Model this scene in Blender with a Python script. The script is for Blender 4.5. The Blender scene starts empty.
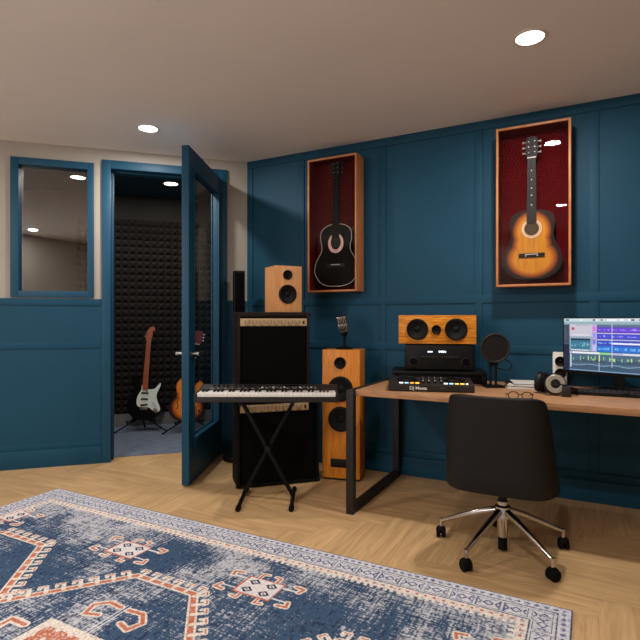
import bpy, bmesh, math, random
import numpy as np
from mathutils import Vector, Matrix
R_ = math.radians
C = bpy.context.scene.collection
random.seed(4)

# ------------------------------------------------------------------ materials
def nt(name):
    m = bpy.data.materials.new(name); m.use_nodes = True
    t = m.node_tree; p = t.nodes['Principled BSDF']
    return m, t, p
def lin(c):
    return tuple(((v/255)/12.92 if v/255 <= .04045 else ((v/255+.055)/1.055)**2.4) for v in c)
def mat(name, rgb, rough=.5, metal=0, var=.12, scale=30, bump=0, spec=.5, coat=0, stretch=None):
    m, t, p = nt(name)
    c = lin(rgb)
    tc = t.nodes.new('ShaderNodeTexCoord'); mp = t.nodes.new('ShaderNodeMapping')
    if stretch: mp.inputs['Scale'].default_value = stretch
    n = t.nodes.new('ShaderNodeTexNoise'); n.inputs['Scale'].default_value = scale; n.inputs['Detail'].default_value = 4
    r = t.nodes.new('ShaderNodeValToRGB')
    r.color_ramp.elements[0].position = .3; r.color_ramp.elements[1].position = .7
    r.color_ramp.elements[0].color = (*[v*(1-var) for v in c], 1)
    r.color_ramp.elements[1].color = (*[min(1, v*(1+var)) for v in c], 1)
    t.links.new(tc.outputs['Object'], mp.inputs[0]); t.links.new(mp.outputs[0], n.inputs['Vector'])
    t.links.new(n.outputs['Fac'], r.inputs[0]); t.links.new(r.outputs[0], p.inputs['Base Color'])
    p.inputs['Roughness'].default_value = rough; p.inputs['Metallic'].default_value = metal
    p.inputs['Specular IOR Level'].default_value = spec
    if coat: p.inputs['Coat Weight'].default_value = coat; p.inputs['Coat Roughness'].default_value = .08
    if bump:
        b = t.nodes.new('ShaderNodeBump'); b.inputs['Strength'].default_value = bump; b.inputs['Distance'].default_value = .002
        t.links.new(n.outputs['Fac'], b.inputs['Height']); t.links.new(b.outputs[0], p.inputs['Normal'])
    return m
def wood(name, light, dark, stretch, rough=.45, scale=6, coat=0, wave=True):
    m, t, p = nt(name)
    tc = t.nodes.new('ShaderNodeTexCoord'); mp = t.nodes.new('ShaderNodeMapping')
    mp.inputs['Scale'].default_value = stretch
    n = t.nodes.new('ShaderNodeTexNoise'); n.inputs['Scale'].default_value = scale; n.inputs['Detail'].default_value = 8; n.inputs['Distortion'].default_value = 1.2
    r = t.nodes.new('ShaderNodeValToRGB')
    r.color_ramp.elements[0].position = .36; r.color_ramp.elements[1].position = .62
    r.color_ramp.elements[0].color = (*lin(dark), 1); r.color_ramp.elements[1].color = (*lin(light), 1)
    t.links.new(tc.outputs['Object'], mp.inputs[0]); t.links.new(mp.outputs[0], n.inputs['Vector'])
    t.links.new(n.outputs['Fac'], r.inputs[0]); t.links.new(r.outputs[0], p.inputs['Base Color'])
    p.inputs['Roughness'].default_value = rough; p.inputs['Specular IOR Level'].default_value = .25
    return m
def emis(name, rgb, s):
    m, t, p = nt(name)
    p.inputs['Base Color'].default_value = (*lin(rgb), 1)
    p.inputs['Emission Color'].default_value = (*lin(rgb), 1); p.inputs['Emission Strength'].default_value = s
    return m
def glass(name, fac, tint=(1, 1, 1), rough=.01):
    m = bpy.data.materials.new(name); m.use_nodes = True; t = m.node_tree
    t.nodes.remove(t.nodes['Principled BSDF']); o = t.nodes['Material Output']
    a = t.nodes.new('ShaderNodeBsdfTransparent'); a.inputs[0].default_value = (*tint, 1)
    g = t.nodes.new('ShaderNodeBsdfGlossy'); g.inputs['Roughness'].default_value = rough; g.inputs[0].default_value = (1, 1, 1, 1)
    x = t.nodes.new('ShaderNodeMixShader'); x.inputs[0].default_value = fac
    t.links.new(a.outputs[0], x.inputs[1]); t.links.new(g.outputs[0], x.inputs[2]); t.links.new(x.outputs[0], o.inputs[0])
    return m

M = {}
M['blue'] = mat('blue_paint', (10, 67, 92), .6, var=.04, scale=3, spec=.3)
M['blue_gloss'] = mat('blue_satin_paint', (10, 68, 95), .5, spec=.35, var=.04, scale=3)
M['blue_dark'] = mat('booth_ceiling_paint', (14, 60, 82), .7, var=.04, scale=3)
M['beige'] = mat('beige_plaster', (168, 159, 149), .8, var=.03, scale=4, bump=.03)
M['ceil'] = mat('ceiling_plaster', (236, 231, 227), .85, var=.025, scale=1.5)
M['taupe'] = mat('taupe_paint', (32, 28, 25), .85, var=.05, scale=5)
M['skirt'] = mat('grey_skirting', (120, 118, 116), .6, var=.05, scale=5)
M['foam'] = mat('charcoal_foam', (38, 34, 32), .95, var=.15, scale=120, bump=.2, spec=.15)
M['carpet'] = mat('booth_carpet', (104, 112, 128), .95, var=.22, scale=9, bump=.3, spec=.1, stretch=(1, 3, 1))
M['black'] = mat('black_plastic', (11, 10, 10), .5, spec=.25, var=.15, scale=40)
M['lacquer'] = mat('black_guitar_lacquer', (4, 3, 3), .6, spec=.08)
M['desk_steel'] = mat('bronze_black_steel', (36, 31, 29), .5, spec=.3)
M['black_gloss'] = mat('black_lacquer', (3, 3, 4), .35, spec=.15, var=.1, scale=20)
M['black_metal'] = mat('black_powder_steel', (12, 11, 11), .6, spec=.15, var=.1, scale=60)
M['rubber'] = mat('black_rubber', (9, 8, 8), .8, spec=.15, var=.1, scale=50)
M['cone'] = mat('driver_cone', (10, 9, 9), .6, spec=.2, var=.1, scale=30)
M['chrome'] = mat('chrome', (200, 195, 190), .12, metal=1, var=.03, scale=10)
M['steel'] = mat('brushed_steel', (140, 136, 132), .35, metal=1, var=.05, scale=40)
M['leather'] = mat('dark_brown_leather', (22, 19, 17), .6, var=.12, scale=60, bump=.2, spec=.3)
M['tolex'] = mat('dark_tolex', (12, 9, 8), .8, spec=.15, var=.2, scale=120, bump=.3)
M['tolexbrown'] = mat('brown_cabinet_edge', (26, 13, 9), .6, spec=.25, var=.2, scale=20, stretch=(6, 6, .6))
M['grille'] = mat('black_grille_cloth', (7, 6, 6), .95, spec=.1, var=.3, scale=200, bump=.4)
M['panel'] = mat('cream_control_panel', (188, 160, 124), .45, var=.06, scale=20)
M['ink'] = mat('panel_ink', (80, 52, 38), .6)
M['white'] = mat('white_plastic', (225, 222, 215), .35, var=.02, scale=20)
M['paper'] = mat('paper', (214, 208, 200), .8, var=.05, scale=10)
M['keywhite'] = mat('ivory_white_key', (236, 230, 222), .3, var=.02, scale=20)
M['keyblack'] = mat('gloss_black_key', (12, 12, 12), .25, var=.05)
M['plastic_brown'] = mat('warm_black_plastic', (40, 34, 32), .5, spec=.3, var=.08, scale=40)
M['velvet'] = mat('crimson_velvet', (82, 0, 8), .95, var=.15, scale=25, spec=.1)
M['desk'] = wood('desk_walnut', (190, 144, 104), (164, 117, 80), (1.2, 12, 12), .42)
M['case'] = wood('case_cherry', (200, 134, 84), (172, 106, 62), (14, 14, 1.2), .4)
M['veneer_h'] = wood('honey_veneer_horizontal', (232, 150, 48), (176, 98, 24), (1.6, 12, 22), .4, 5)
M['veneer_v'] = wood('honey_veneer', (222, 138, 46), (196, 116, 34), (16, 16, 1.2), .4, 5)
M['veneer_p'] = wood('pale_veneer', (222, 160, 106), (206, 142, 90), (16, 16, 1.2), .4, 5)
M['veneer_y'] = wood('yellow_veneer', (214, 138, 40), (188, 116, 30), (16, 16, 1.2), .4, 5)
M['maple'] = wood('roasted_maple', (172, 92, 58), (142, 70, 44), (14, 14, 1), .4)
M['rosewood'] = wood('rosewood', (30, 17, 13), (20, 12, 10), (20, 20, 1.4), .5)
M['pearl'] = mat('pearl_inlay', (226, 214, 200), .3, var=.05)
M['mint'] = mat('mint_pickguard', (232, 236, 224), .35, var=.02)
M['pink'] = mat('pink_pearl', (222, 176, 166), .3, var=.15, scale=40)
M['tort'] = mat('dark_red_headstock', (96, 14, 26), .3, var=.1)
M['lamp'] = emis('downlight_diffuser', (255, 246, 232), 9)
M['trimwhite'] = mat('white_trim_ring', (225, 218, 210), .5, var=.02)
M['win'] = glass('window_glass', .13, (.8, .78, .76))
M['doorglass'] = glass('door_glass', .08, (.85, .85, .84))
M['caseglass'] = glass('case_glass', .010, (.98, .98, .98), .005)
M['headgrey'] = mat('headphone_silver', (168, 160, 148), .4, metal=.3, var=.04)
for k, c in dict(pad_white=(235, 235, 240), pad_blue=(150, 205, 255), pad_orange=(255, 165, 50), pad_amber=(255, 200, 80)).items():
    M[k] = emis(k, c, 1.2)
M['disp'] = emis('display_glyphs', (220, 235, 255), 1.3)
M['dimlabel'] = mat('silkscreen_grey', (120, 120, 120), .6)
M['letter'] = mat('white_lettering', (235, 232, 228), .5)

def sunburst(name, ells, inner, mid, outer, r0=.72, r1=.98, y=False):
    """burst finish sprayed on a guitar top: colour follows distance from the middle of the body"""
    m, t, p = nt(name)
    tc = t.nodes.new('ShaderNodeTexCoord'); sp = t.nodes.new('ShaderNodeSeparateXYZ'); t.links.new(tc.outputs['Object'], sp.inputs[0])
    def mth(op, a, b=None):
        n = t.nodes.new('ShaderNodeMath'); n.operation = op
        for i, v in enumerate((a, b)):
            if v is None: continue
            if isinstance(v, (int, float)): n.inputs[i].default_value = v
            else: t.links.new(v, n.inputs[i])
        return n.outputs[0]
    ds = []
    for cx, cz, rx, rz in ells:
        a = mth('DIVIDE', mth('SUBTRACT', sp.outputs[0], cx), rx); b = mth('DIVIDE', mth('SUBTRACT', sp.outputs[2], cz), rz)
        ds.append(mth('SQRT', mth('ADD', mth('MULTIPLY', a, a), mth('MULTIPLY', b, b))))
    d = ds[0]
    for e in ds[1:]: d = mth('MINIMUM', d, e)
    mp = t.nodes.new('ShaderNodeMapping'); mp.inputs['Scale'].default_value = (30, 30, 2)
    n = t.nodes.new('ShaderNodeTexNoise'); n.inputs['Scale'].default_value = 3; n.inputs['Detail'].default_value = 5
    t.links.new(tc.outputs['Object'], mp.inputs[0]); t.links.new(mp.outputs[0], n.inputs['Vector'])
    d = mth('ADD', d, mth('MULTIPLY', mth('SUBTRACT', n.outputs['Fac'], .5), .12))
    r = t.nodes.new('ShaderNodeValToRGB'); e = r.color_ramp.elements
    e[0].position = r0; e[0].color = (*lin(inner), 1); e[1].position = r1; e[1].color = (*lin(outer), 1)
    q = e.new((r0+r1)/2); q.color = (*lin(mid), 1)
    w = t.nodes.new('ShaderNodeMix'); w.data_type = 'RGBA'; w.blend_type = 'MULTIPLY'; w.inputs[0].default_value = .45
    rr = t.nodes.new('ShaderNodeValToRGB'); rr.color_ramp.elements[0].color = (.5, .4, .3, 1); rr.color_ramp.elements[0].position = .35; rr.color_ramp.elements[1].position = .6
    t.links.new(n.outputs['Fac'], rr.inputs[0])
    t.links.new(d, r.inputs[0]); t.links.new(r.outputs[0], w.inputs[6]); t.links.new(rr.outputs[0], w.inputs[7])
    t.links.new(w.outputs[2], p.inputs['Base Color']); p.inputs['Roughness'].default_value = .45; p.inputs['Specular IOR Level'].default_value = .2
    return m

# ------------------------------------------------------------------ mesh builder
class B:
    def __init__(s): s.bm = bmesh.new(); s.M = Matrix(); s.mi = 0
    def _fin(s, vs, fs=None):
        for v in vs: v.co = s.M @ v.co
        for f in {f for v in vs for f in v.link_faces}: f.material_index = s.mi
    def box(s, x0, x1, y0, y1, z0, z1, bev=0):
        r = bmesh.ops.create_cube(s.bm, size=1); vs = r['verts']
        for v in vs: v.co = Vector(((x0+x1)/2+v.co.x*(x1-x0), (y0+y1)/2+v.co.y*(y1-y0), (z0+z1)/2+v.co.z*(z1-z0)))
        if bev:
            es = list({e for v in vs for e in v.link_edges})
            rr = bmesh.ops.bevel(s.bm, geom=es, offset=bev, segments=2, profile=.6, affect='EDGES')
            vs = list({v for f in rr['faces'] for v in f.verts} | {v for v in vs if v.is_valid})
        s._fin(vs); return s
    def cyl(s, p0, p1, r0, r1=None, n=24, cap=True):
        p0 = Vector(p0); p1 = Vector(p1); d = p1-p0; r1 = r0 if r1 is None else r1
        r = bmesh.ops.create_cone(s.bm, cap_ends=cap, segments=n, radius1=r0, radius2=r1, depth=d.length)
        Mx = Matrix.Translation((p0+p1)/2) @ d.to_track_quat('Z', 'Y').to_matrix().to_4x4()
        for v in r['verts']: v.co = Mx @ v.co
        s._fin(r['verts']); return s
    def sph(s, c, r, sc=(1, 1, 1), n=20):
        q = bmesh.ops.create_uvsphere(s.bm, u_segments=n, v_segments=n//2, radius=r)
        for v in q['verts']: v.co = Vector((c[0]+v.co.x*sc[0], c[1]+v.co.y*sc[1], c[2]+v.co.z*sc[2]))
        s._fin(q['verts']); return s
    def lathe(s, prof, c, ax=(0, 0, 1), n=32):
        """prof: (radius, height along ax) list"""
        q = Vector(ax).to_track_quat('Z', 'Y').to_matrix().to_4x4(); T = Matrix.Translation(c) @ q
        rings = []; allv = []
        for r, h in prof:
            if r < 1e-6: v = s.bm.verts.new(T @ Vector((0, 0, h))); rings.append([v]); allv.append(v)
            else:
                ring = [s.bm.verts.new(T @ Vector((r*math.cos(2*math.pi*i/n), r*math.sin(2*math.pi*i/n), h))) for i in range(n)]
                rings.append(ring); allv += ring
        for a, b in zip(rings, rings[1:]):
            for i in range(n):
                j = (i+1) % n
                if len(a) == 1 and len(b) == 1: continue
                if len(a) == 1: s.bm.faces.new((a[0], b[j], b[i]))
                elif len(b) == 1: s.bm.faces.new((a[i], a[j], b[0]))
                else: s.bm.faces.new((a[i], a[j], b[j], b[i]))
        s._fin(allv); return s
    def prism(s, poly, a0, a1, plane='xz', inset=0):
        def P(p, a): return Vector((p[0], a, p[1])) if plane == 'xz' else (Vector((p[0], p[1], a)) if plane == 'xy' else Vector((a, p[0], p[1])))
        A = [s.bm.verts.new(P(p, a0)) for p in poly]; Bv = [s.bm.verts.new(P(p, a1)) for p in poly]
        s.bm.faces.new(A); s.bm.faces.new(Bv[::-1])
        n = len(poly)
        for i in range(n): s.bm.faces.new((A[i], Bv[i], Bv[(i+1) % n], A[(i+1) % n]))
        s._fin(A+Bv); return s
    def ring(s, outer, inner, a0, a1, plane='xz'):
        def P(p, a): return Vector((p[0], a, p[1])) if plane == 'xz' else Vector((p[0], p[1], a))
        n = len(outer); L = [[s.bm.verts.new(P(p, a)) for p in pl] for pl in (outer, inner) for a in (a0, a1)]
        o0, o1, i0, i1 = L
        for k in range(n):
            j = (k+1) % n
            for q in ((o0[k], o1[k], o1[j], o0[j]), (i0[k], i0[j], i1[j], i1[k]), (o0[k], o0[j], i0[j], i0[k]), (o1[k], i1[k], i1[j], o1[j])): s.bm.faces.new(q)
        s._fin(o0+o1+i0+i1); return s
    def tube(s, pts, r, n=10, closed=False):
        pts = [Vector(p) for p in pts]; rings = []; allv = []; up = None
        N = len(pts)
        for i, p in enumerate(pts):
            a = pts[(i-1) % N] if (closed or i) else p; b = pts[(i+1) % N] if (closed or i < N-1) else p
            d = (b-a).normalized()
            if up is None: up = d.orthogonal().normalized()
            up = (up - d*up.dot(d)).normalized(); w = d.cross(up)
            rr = r[i] if isinstance(r, (list, tuple)) else r
            ring = [s.bm.verts.new(p+up*rr*math.cos(2*math.pi*k/n)+w*rr*math.sin(2*math.pi*k/n)) for k in range(n)]
            rings.append(ring); allv += ring
        prs = list(zip(rings, rings[1:])) + ([(rings[-1], rings[0])] if closed else [])
        for a, b in prs:
            for k in range(n): s.bm.faces.new((a[k], a[(k+1) % n], b[(k+1) % n], b[k]))
        if not closed: s.bm.faces.new(rings[0][::-1]); s.bm.faces.new(rings[-1])
        s._fin(allv); return s
    def done(s, name, m, parent=None, loc=None, rot=None, ang=35):
        bmesh.ops.recalc_face_normals(s.bm, faces=s.bm.faces)
        me = bpy.data.meshes.new(name); s.bm.to_mesh(me); s.bm.free()
        for x in (m if isinstance(m, (list, tuple)) else [m]): me.materials.append(M[x] if isinstance(x, str) else x)
        me.polygons.foreach_set('use_smooth', [True]*len(me.polygons)); me.set_sharp_from_angle(angle=R_(ang))
        o = bpy.data.objects.new(name, me); C.objects.link(o)
        if parent: o.parent = parent
        if loc: o.location = loc
        if rot: o.rotation_euler = rot
        return o
def thing(name, label, cat, loc=(0, 0, 0), rz=0, group=None, rot=None):
    o = bpy.data.objects.new(name, None); C.objects.link(o); o.empty_display_size = .1
    o.location = loc; o.rotation_euler = rot or (0, 0, R_(rz)); o['label'] = label; o['category'] = cat
    if group: o['group'] = group
    return o
def tag(o, label, cat, group=None):
    o['label'] = label; o['category'] = cat
    if group: o['group'] = group
    return o
def struct(o, label=None):
    o['kind'] = 'structure'
    if label: o['label'] = label; 
    return o
def lab(o, l): o['label'] = l; return o
def dup(root):
    r = root.copy(); C.objects.link(r)
    for ch in root.children:
        c = ch.copy(); C.objects.link(c); c.parent = r
        for g in ch.children:
            d = g.copy(); C.objects.link(d); d.parent = c
    return r
def spline(pts, n=8, closed=True):
    out = []; N = len(pts)
    rng = range(N) if closed else range(N-1)
    for i in rng:
        p0, p1, p2, p3 = [pts[(i+k) % N] if closed else pts[min(max(i+k, 0), N-1)] for k in (-1, 0, 1, 2)]
        for j in range(n):
            t = j/n
            out.append(tuple(.5*((2*p1[k])+(-p0[k]+p2[k])*t+(2*p0[k]-5*p1[k]+4*p2[k]-p3[k])*t*t+(-p0[k]+3*p1[k]-3*p2[k]+p3[k])*t**3) for k in range(len(p1))))
    if not closed: out.append(tuple(pts[-1]))
    return out
def circ(cx, cz, r, n=40): return [(cx+r*math.cos(2*math.pi*i/n), cz+r*math.sin(2*math.pi*i/n)) for i in range(n)]

# ------------------------------------------------------------------ room shell
H = 2.53; WB = 3.67; CX = -2.65; XL = -4.9; XR = 2.2; YR = -1.7
BO = 0.18   # planks run this far under the angled wall and its door opening
room = [(XL, YR), (XR, YR), (XR, WB), (CX-BO, WB), (XL, XL+6.32+BO)]
def clip(poly, cl):
    for i in range(len(cl)):
        a = cl[i]; b = cl[(i+1) % len(cl)]; out = []
        def sd(p): return (b[0]-a[0])*(p[1]-a[1])-(b[1]-a[1])*(p[0]-a[0])
        for j in range(len(poly)):
            p = poly[j]; q = poly[(j+1) % len(poly)]; sp, sq = sd(p), sd(q)
            if sp >= 0: out.append(p)
            if (sp >= 0) != (sq >= 0):
                t = sp/(sp-sq); out.append((p[0]+(q[0]-p[0])*t, p[1]+(q[1]-p[1])*t))
        poly = out
        if len(poly) < 3: return []
    return poly
# herringbone oak planks, one mesh
PW, PN = .15, 5; PL = PW*PN
bm = bmesh.new(); lay = bm.loops.layers.float_color.new('plank')
g_ = .0007
def plank(x0, x1, y0, y1, d):
    poly = clip([(x0+g_, y0+g_), (x1-g_, y0+g_), (x1-g_, y1-g_), (x0+g_, y1-g_)], room)
    if len(poly) < 3: return
    f = bm.faces.new([bm.verts.new((p[0], p[1], 0)) for p in poly]); r = random.random(); r2 = random.random()
    for l in f.loops: l[lay] = (r, r2, d, 1)
for k in range(-60, 60):
    for mm in range(-14, 14):
        x = k*PW+mm*2*PL+.03; y = k*PW
        if XL-1 < x < XR+1 and YR-1 < y < WB+1: plank(x, x+PL, y, y+PW, 0)
        x = k*PW+mm*2*PL+PL+.03; y = (k-PN+1)*PW
        if XL-1 < x < XR+1 and YR-1 < y < WB+1: plank(x, x+PW, y, y+PL, 1)
sl = [bm.verts.new((p[0], p[1], -.002)) for p in room]; sb = [bm.verts.new((p[0], p[1], -.04)) for p in room]
f = bm.faces.new(sl)
for l in f.loops: l[lay] = (0, 0, .5, 1)
f = bm.faces.new(sb[::-1])
for i in range(5): bm.faces.new((sl[i], sb[i], sb[(i+1) % 5], sl[(i+1) % 5]))
me = bpy.data.meshes.new('floor'); bm.to_mesh(me); bm.free()
m, t, p = nt('oak_herringbone')
at = t.nodes.new('ShaderNodeAttribute'); at.attribute_name = 'plank'; sp = t.nodes.new('ShaderNodeSeparateColor'); t.links.new(at.outputs['Color'], sp.inputs[0])
tc = t.nodes.new('ShaderNodeTexCoord')
def L(a, b): t.links.new(a, b)
mps = []
for scl in ((2.2, 26, 1), (26, 2.2, 1)):
    mp = t.nodes.new('ShaderNodeMapping'); mp.inputs['Scale'].default_value = scl; L(tc.outputs['Object'], mp.inputs[0]); mps.append(mp)
mx = t.nodes.new('ShaderNodeMix'); mx.data_type = 'VECTOR'; L(sp.outputs[2], mx.inputs[0]); L(mps[0].outputs[0], mx.inputs[4]); L(mps[1].outputs[0], mx.inputs[5])
ad = t.nodes.new('ShaderNodeVectorMath'); ad.operation = 'MULTIPLY_ADD'; L(at.outputs['Color'], ad.inputs[0]); ad.inputs[1].default_value = (40, 40, 0); L(mx.outputs[1], ad.inputs[2])
n1 = t.nodes.new('ShaderNodeTexNoise'); n1.inputs['Scale'].default_value = 1; n1.inputs['Detail'].default_value = 7; n1.inputs['Distortion'].default_value = 1.5; L(ad.outputs[0], n1.inputs['Vector'])
r = t.nodes.new('ShaderNodeValToRGB'); e = r.color_ramp.elements; e[0].position = .3; e[0].color = (*lin((182, 144, 100)), 1); e[1].position = .68; e[1].color = (*lin((212, 174, 126)), 1)
L(n1.outputs['Fac'], r.inputs[0])
hs = t.nodes.new('ShaderNodeHueSaturation'); mr = t.nodes.new('ShaderNodeMapRange'); mr.inputs[3].default_value = .93; mr.inputs[4].default_value = 1.06
L(sp.outputs[0], mr.inputs[0]); L(mr.outputs[0], hs.inputs['Value']); L(r.outputs[0], hs.inputs['Color']); L(hs.outputs[0], p.inputs['Base Color'])
p.inputs['Roughness'].default_value = .42
bp = t.nodes.new('ShaderNodeBump'); bp.inputs['Strength'].default_value = .08; bp.inputs['Distance'].default_value = .002; L(n1.outputs['Fac'], bp.inputs['Height']); L(bp.outputs[0], p.inputs['Normal'])
me.materials.append(m); fl = bpy.data.objects.new('floor', me); C.objects.link(fl); struct(fl)

b = B(); b.prism([(XL, YR), (XR, YR), (XR, WB), (CX, WB), (XL, XL+6.32)], H, H+.08, 'xy'); struct(b.done('ceiling', 'ceil'))
b = B(); b.box(XR, XR+.1, YR-.1, WB+.1, 0, H); struct(b.done('wall_right', 'beige'))
RW = (-3.75, -1.42, .85, 2.25)      # wide window added out of view behind the camera for soft front light
b = B(); b.box(XL-.1, RW[0], YR-.1, YR, 0, H); b.box(RW[1], XR, YR-.1, YR, 0, H); b.box(RW[0], RW[1], YR-.1, YR, 0, RW[2]); b.box(RW[0], RW[1], YR-.1, YR, RW[3], H); struct(b.done('wall_rear', 'beige'))
b = B()
for x0, x1, z0, z1 in ((RW[0], RW[0]+.06, RW[2], RW[3]), (RW[1]-.06, RW[1], RW[2], RW[3]), (RW[0], RW[1], RW[2], RW[2]+.06), (RW[0], RW[1], RW[3]-.06, RW[3]), ((RW[0]+RW[1])/2-.03, (RW[0]+RW[1])/2+.03, RW[2], RW[3])): b.box(x0, x1, YR-.07, YR+.005, z0, z1)
struct(b.done('window_added', 'white'))  # frame of the added, unseen window
dl = bpy.data.lights.new('added_fill_light', 'AREA'); dl.shape = 'RECTANGLE'; dl.size = RW[1]-RW[0]; dl.size_y = RW[3]-RW[2]; dl.energy = 47; dl.color = (1, .985, .97)  # area lamp added in that opening as soft front fill
do = bpy.data.objects.new('added_fill_light', dl); C.objects.link(do); do.location = ((RW[0]+RW[1])/2, YR-.08, (RW[2]+RW[3])/2); do.rotation_euler = (R_(90), 0, 0)
b = B(); b.box(XL-.1, XL, YR, XL+6.32, 0, H); struct(b.done('wall_left', 'beige'))

# panelled back wall
RAILS = [(.139, .186), (.926, .981), (1.268, 1.325)]
b = B(); b.box(CX, XR, WB, WB+.1, 0, H)
y1 = WB; y0 = WB-.008
cs = [.025+.71*k for k in range(-3, 4)]
st = [(CX, CX+.055)]+[(c-.026, c+.026) for c in cs]
for a, c in st: b.box(a, c, y0, y1+.002, .139, H-.055, .001)
for z0, z1 in RAILS: b.box(CX, XR, y0-.0004, y1+.002, z0, z1, .001)
b.box(CX, XR, y0, y1+.002, H-.06, H, .001)
struct(b.done('wall_back', 'blue'), 'dark blue panelled wall with shaker stiles and rails')
b = B(); b.box(CX, XR, WB-.02, WB, 0, .139, .004); struct(b.done('baseboard_back', 'blue'))

# angled wall with window and door, local x along the wall, local -y towards the room
AW = dict(loc=(CX, WB, 0), rot=(0, 0, R_(45)))
WL, WRt, WZ0, WZ1 = -1.829, -1.240, 1.327, 2.407
DL, DR, DZ = -1.181, -.18, 2.442
b = B()
b.box(-3.18, WL+.02, 0, .12, 0, H); b.box(WRt-.02, DL+.03, 0, .12, 0, H); b.box(DR-.03, 0, 0, .12, 0, H)
b.box(WL+.02, WRt-.02, 0, .12, 0, WZ0+.02); b.box(WL+.02, WRt-.02, 0, .12, WZ1-.02, H); b.box(DL+.03, DR-.03, 0, .12, DZ-.03, H)
struct(b.done('wall_angled', 'beige', **AW), 'beige upper wall beside the booth door')
b = B()
for x0, x1 in ((-3.18, DL-.001), (DR+.001, -.013)):
    b.box(x0, x1, -.008, 0, .1, 1.318)
    for z0, z1 in ((.139, .186), (.926, .981), (1.265, 1.318)): b.box(x0, x1, -.014, -.002, z0, z1, .001)
b.box(-1.197, DL-.001, -.0136, -.002, .139, 1.318, .001)
struct(b.done('trim_1', 'blue', **AW), 'blue wainscot panelling below the window')
b = B()
for x0, x1 in ((-3.18, DL-.001), (DR+.001, -.013)): b.box(x0, x1, -.024, 0, 0, .139, .004)
struct(b.done('baseboard_angled', 'blue', **AW))
# window
w = bpy.data.objects.new('window_1', None); C.objects.link(w); w.location = AW['loc']; w.rotation_euler = AW['rot']; struct(w, 'blue framed internal window between studio and booth')
b = B(); fw = .056
for x0, x1, z0, z1 in ((WL, WL+fw, WZ0, WZ1), (WRt-fw+.01, WRt, WZ0, WZ1), (WL+fw-.001, WRt-fw+.011, WZ0, WZ0+.05), (WL+fw-.001, WRt-fw+.011, WZ1-fw, WZ1)):
    b.box(x0, x1, -.022, .14, z0, z1, .003)
b.done('window_frame', 'blue_gloss', w)
b = B(); b.box(WL+fw-.004, WRt-fw+.014, .03, .036, WZ0+.046, WZ1-fw+.004); b.done('window_pane', 'win', w)
# door
d = bpy.data.objects.new('door_1', None); C.objects.link(d); d.location = AW['loc']; d.rotation_euler = AW['rot']; struct(d, 'blue glazed booth door standing open')
b = B(); fj = .068
for x0, x1, z0, z1 in ((DL, DL+fj, 0, DZ), (DR-fj, DR, 0, DZ), (DL+fj-.001, DR-fj+.001, DZ-fj, DZ)): b.box(x0, x1, -.022, .14, z0, z1, .003)
for x0, x1, z0, z1 in ((DL+fj-.001, DL+fj+.014, 0, DZ-fj), (DR-fj-.014, DR-fj+.001, 0, DZ-fj), (DL+fj, DR-fj, DZ-fj-.014, DZ-fj+.001)): b.box(x0, x1, .05, .13, z0, z1, .002)
b.done('door_frame', 'blue_gloss', d)
hp = Vector((-2.826, 3.497, 0)); fe = Vector((-2.465, 2.686, 0)); LL = (fe-hp).length
ang = math.atan2(fe.y-hp.y, fe.x-hp.x)
inv = (Matrix.Translation(AW['loc']) @ Matrix.Rotation(R_(45), 4, 'Z')).inverted()
lf = B(); T = .052; zt = 2.355; zb = .012
gz0, gz1, gx0, gx1 = .30, 2.22, .12, LL-.10
for x0, x1, z0, z1 in ((0, gx0, zb, zt), (gx1, LL, zb, zt), (gx0-.001, gx1+.001, zb, gz0), (gx0-.001, gx1+.001, gz1, zt)): lf.box(x0, x1, -T/2, T/2, z0, z1, .002)
for sy in (-1, 1):   # raised glazing bead round the pane
    for x0, x1, z0, z1 in ((gx0-.012, gx0+.012, gz0-.012, gz1+.012), (gx1-.012, gx1+.012, gz0-.012, gz1+.012), (gx0, gx1, gz0-.012, gz0+.012), (gx0, gx1, gz1-.012, gz1+.012)):
        lf.box(x0, x1, min(sy*T/2-.002*sy, sy*(T/2+.008)), max(sy*T/2-.002*sy, sy*(T/2+.008)), z0, z1, .002)
leaf = lf.done('door_leaf', 'blue_gloss', d)
leaf.matrix_local = inv @ Matrix.Translation(hp) @ Matrix.Rotation(ang, 4, 'Z')
b = B(); b.box(gx0-.003, gx1+.003, -.004, .004, gz0-.003, gz1+.003); b.done('glass_pane', 'doorglass', leaf)
b = B()
for sy in (-1, 1):
    b.cyl((LL-.05, sy*(T/2-.002), .915), (LL-.05, sy*(T/2+.05), .915), .010); b.cyl((LL-.05, sy*(T/2), .915), (LL-.05, sy*(T/2+.008), .915), .025)
    b.box(LL-.17, LL-.04, sy*(T/2+.05)-.008, sy*(T/2+.05)+.008, .903, .927, .004)
lab(b.done('door_handle', 'steel', leaf), 'grey metal lever handle')

# booth behind the angled wall
BD = 1.4425; BL = -2.7; BR = .15
b = B(); b.box(BL, BR, .13, BD, 0, .004); b.box(BL, BR, .13, BD, -.04, -.001); struct(b.done('floor_booth', 'carpet', **AW), 'grey blue carpet inside the booth')
b = B(); b.box(BL-.1, BR+.1, .12, BD+.1, 2.5, 2.56); struct(b.done('ceiling_booth', 'blue_dark', **AW))
b = B(); b.box(BL-.1, BR+.1, BD, BD+.1, 0, 2.5); struct(b.done('wall_booth_back', 'taupe', **AW))
b = B(); b.box(BL-.1, BL, .12, BD, 0, 2.5); struct(b.done('wall_booth_left', 'taupe', **AW))
b = B(); b.box(BR, BR+.1, .12, BD, 0, 2.5); struct(b.done('wall_booth_right', 'taupe', **AW))
b = B(); b.box(BL, BR, BD-.012, BD, .004, .14, .002); struct(b.done('baseboard_booth', 'skirt', **AW))
bm = bmesh.new(); S = .0735; x0f = -1.57; ncol = int((BR-x0f)/S); nrow = 28; z0f = .14
yb = BD-.001; dp = .042
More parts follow.
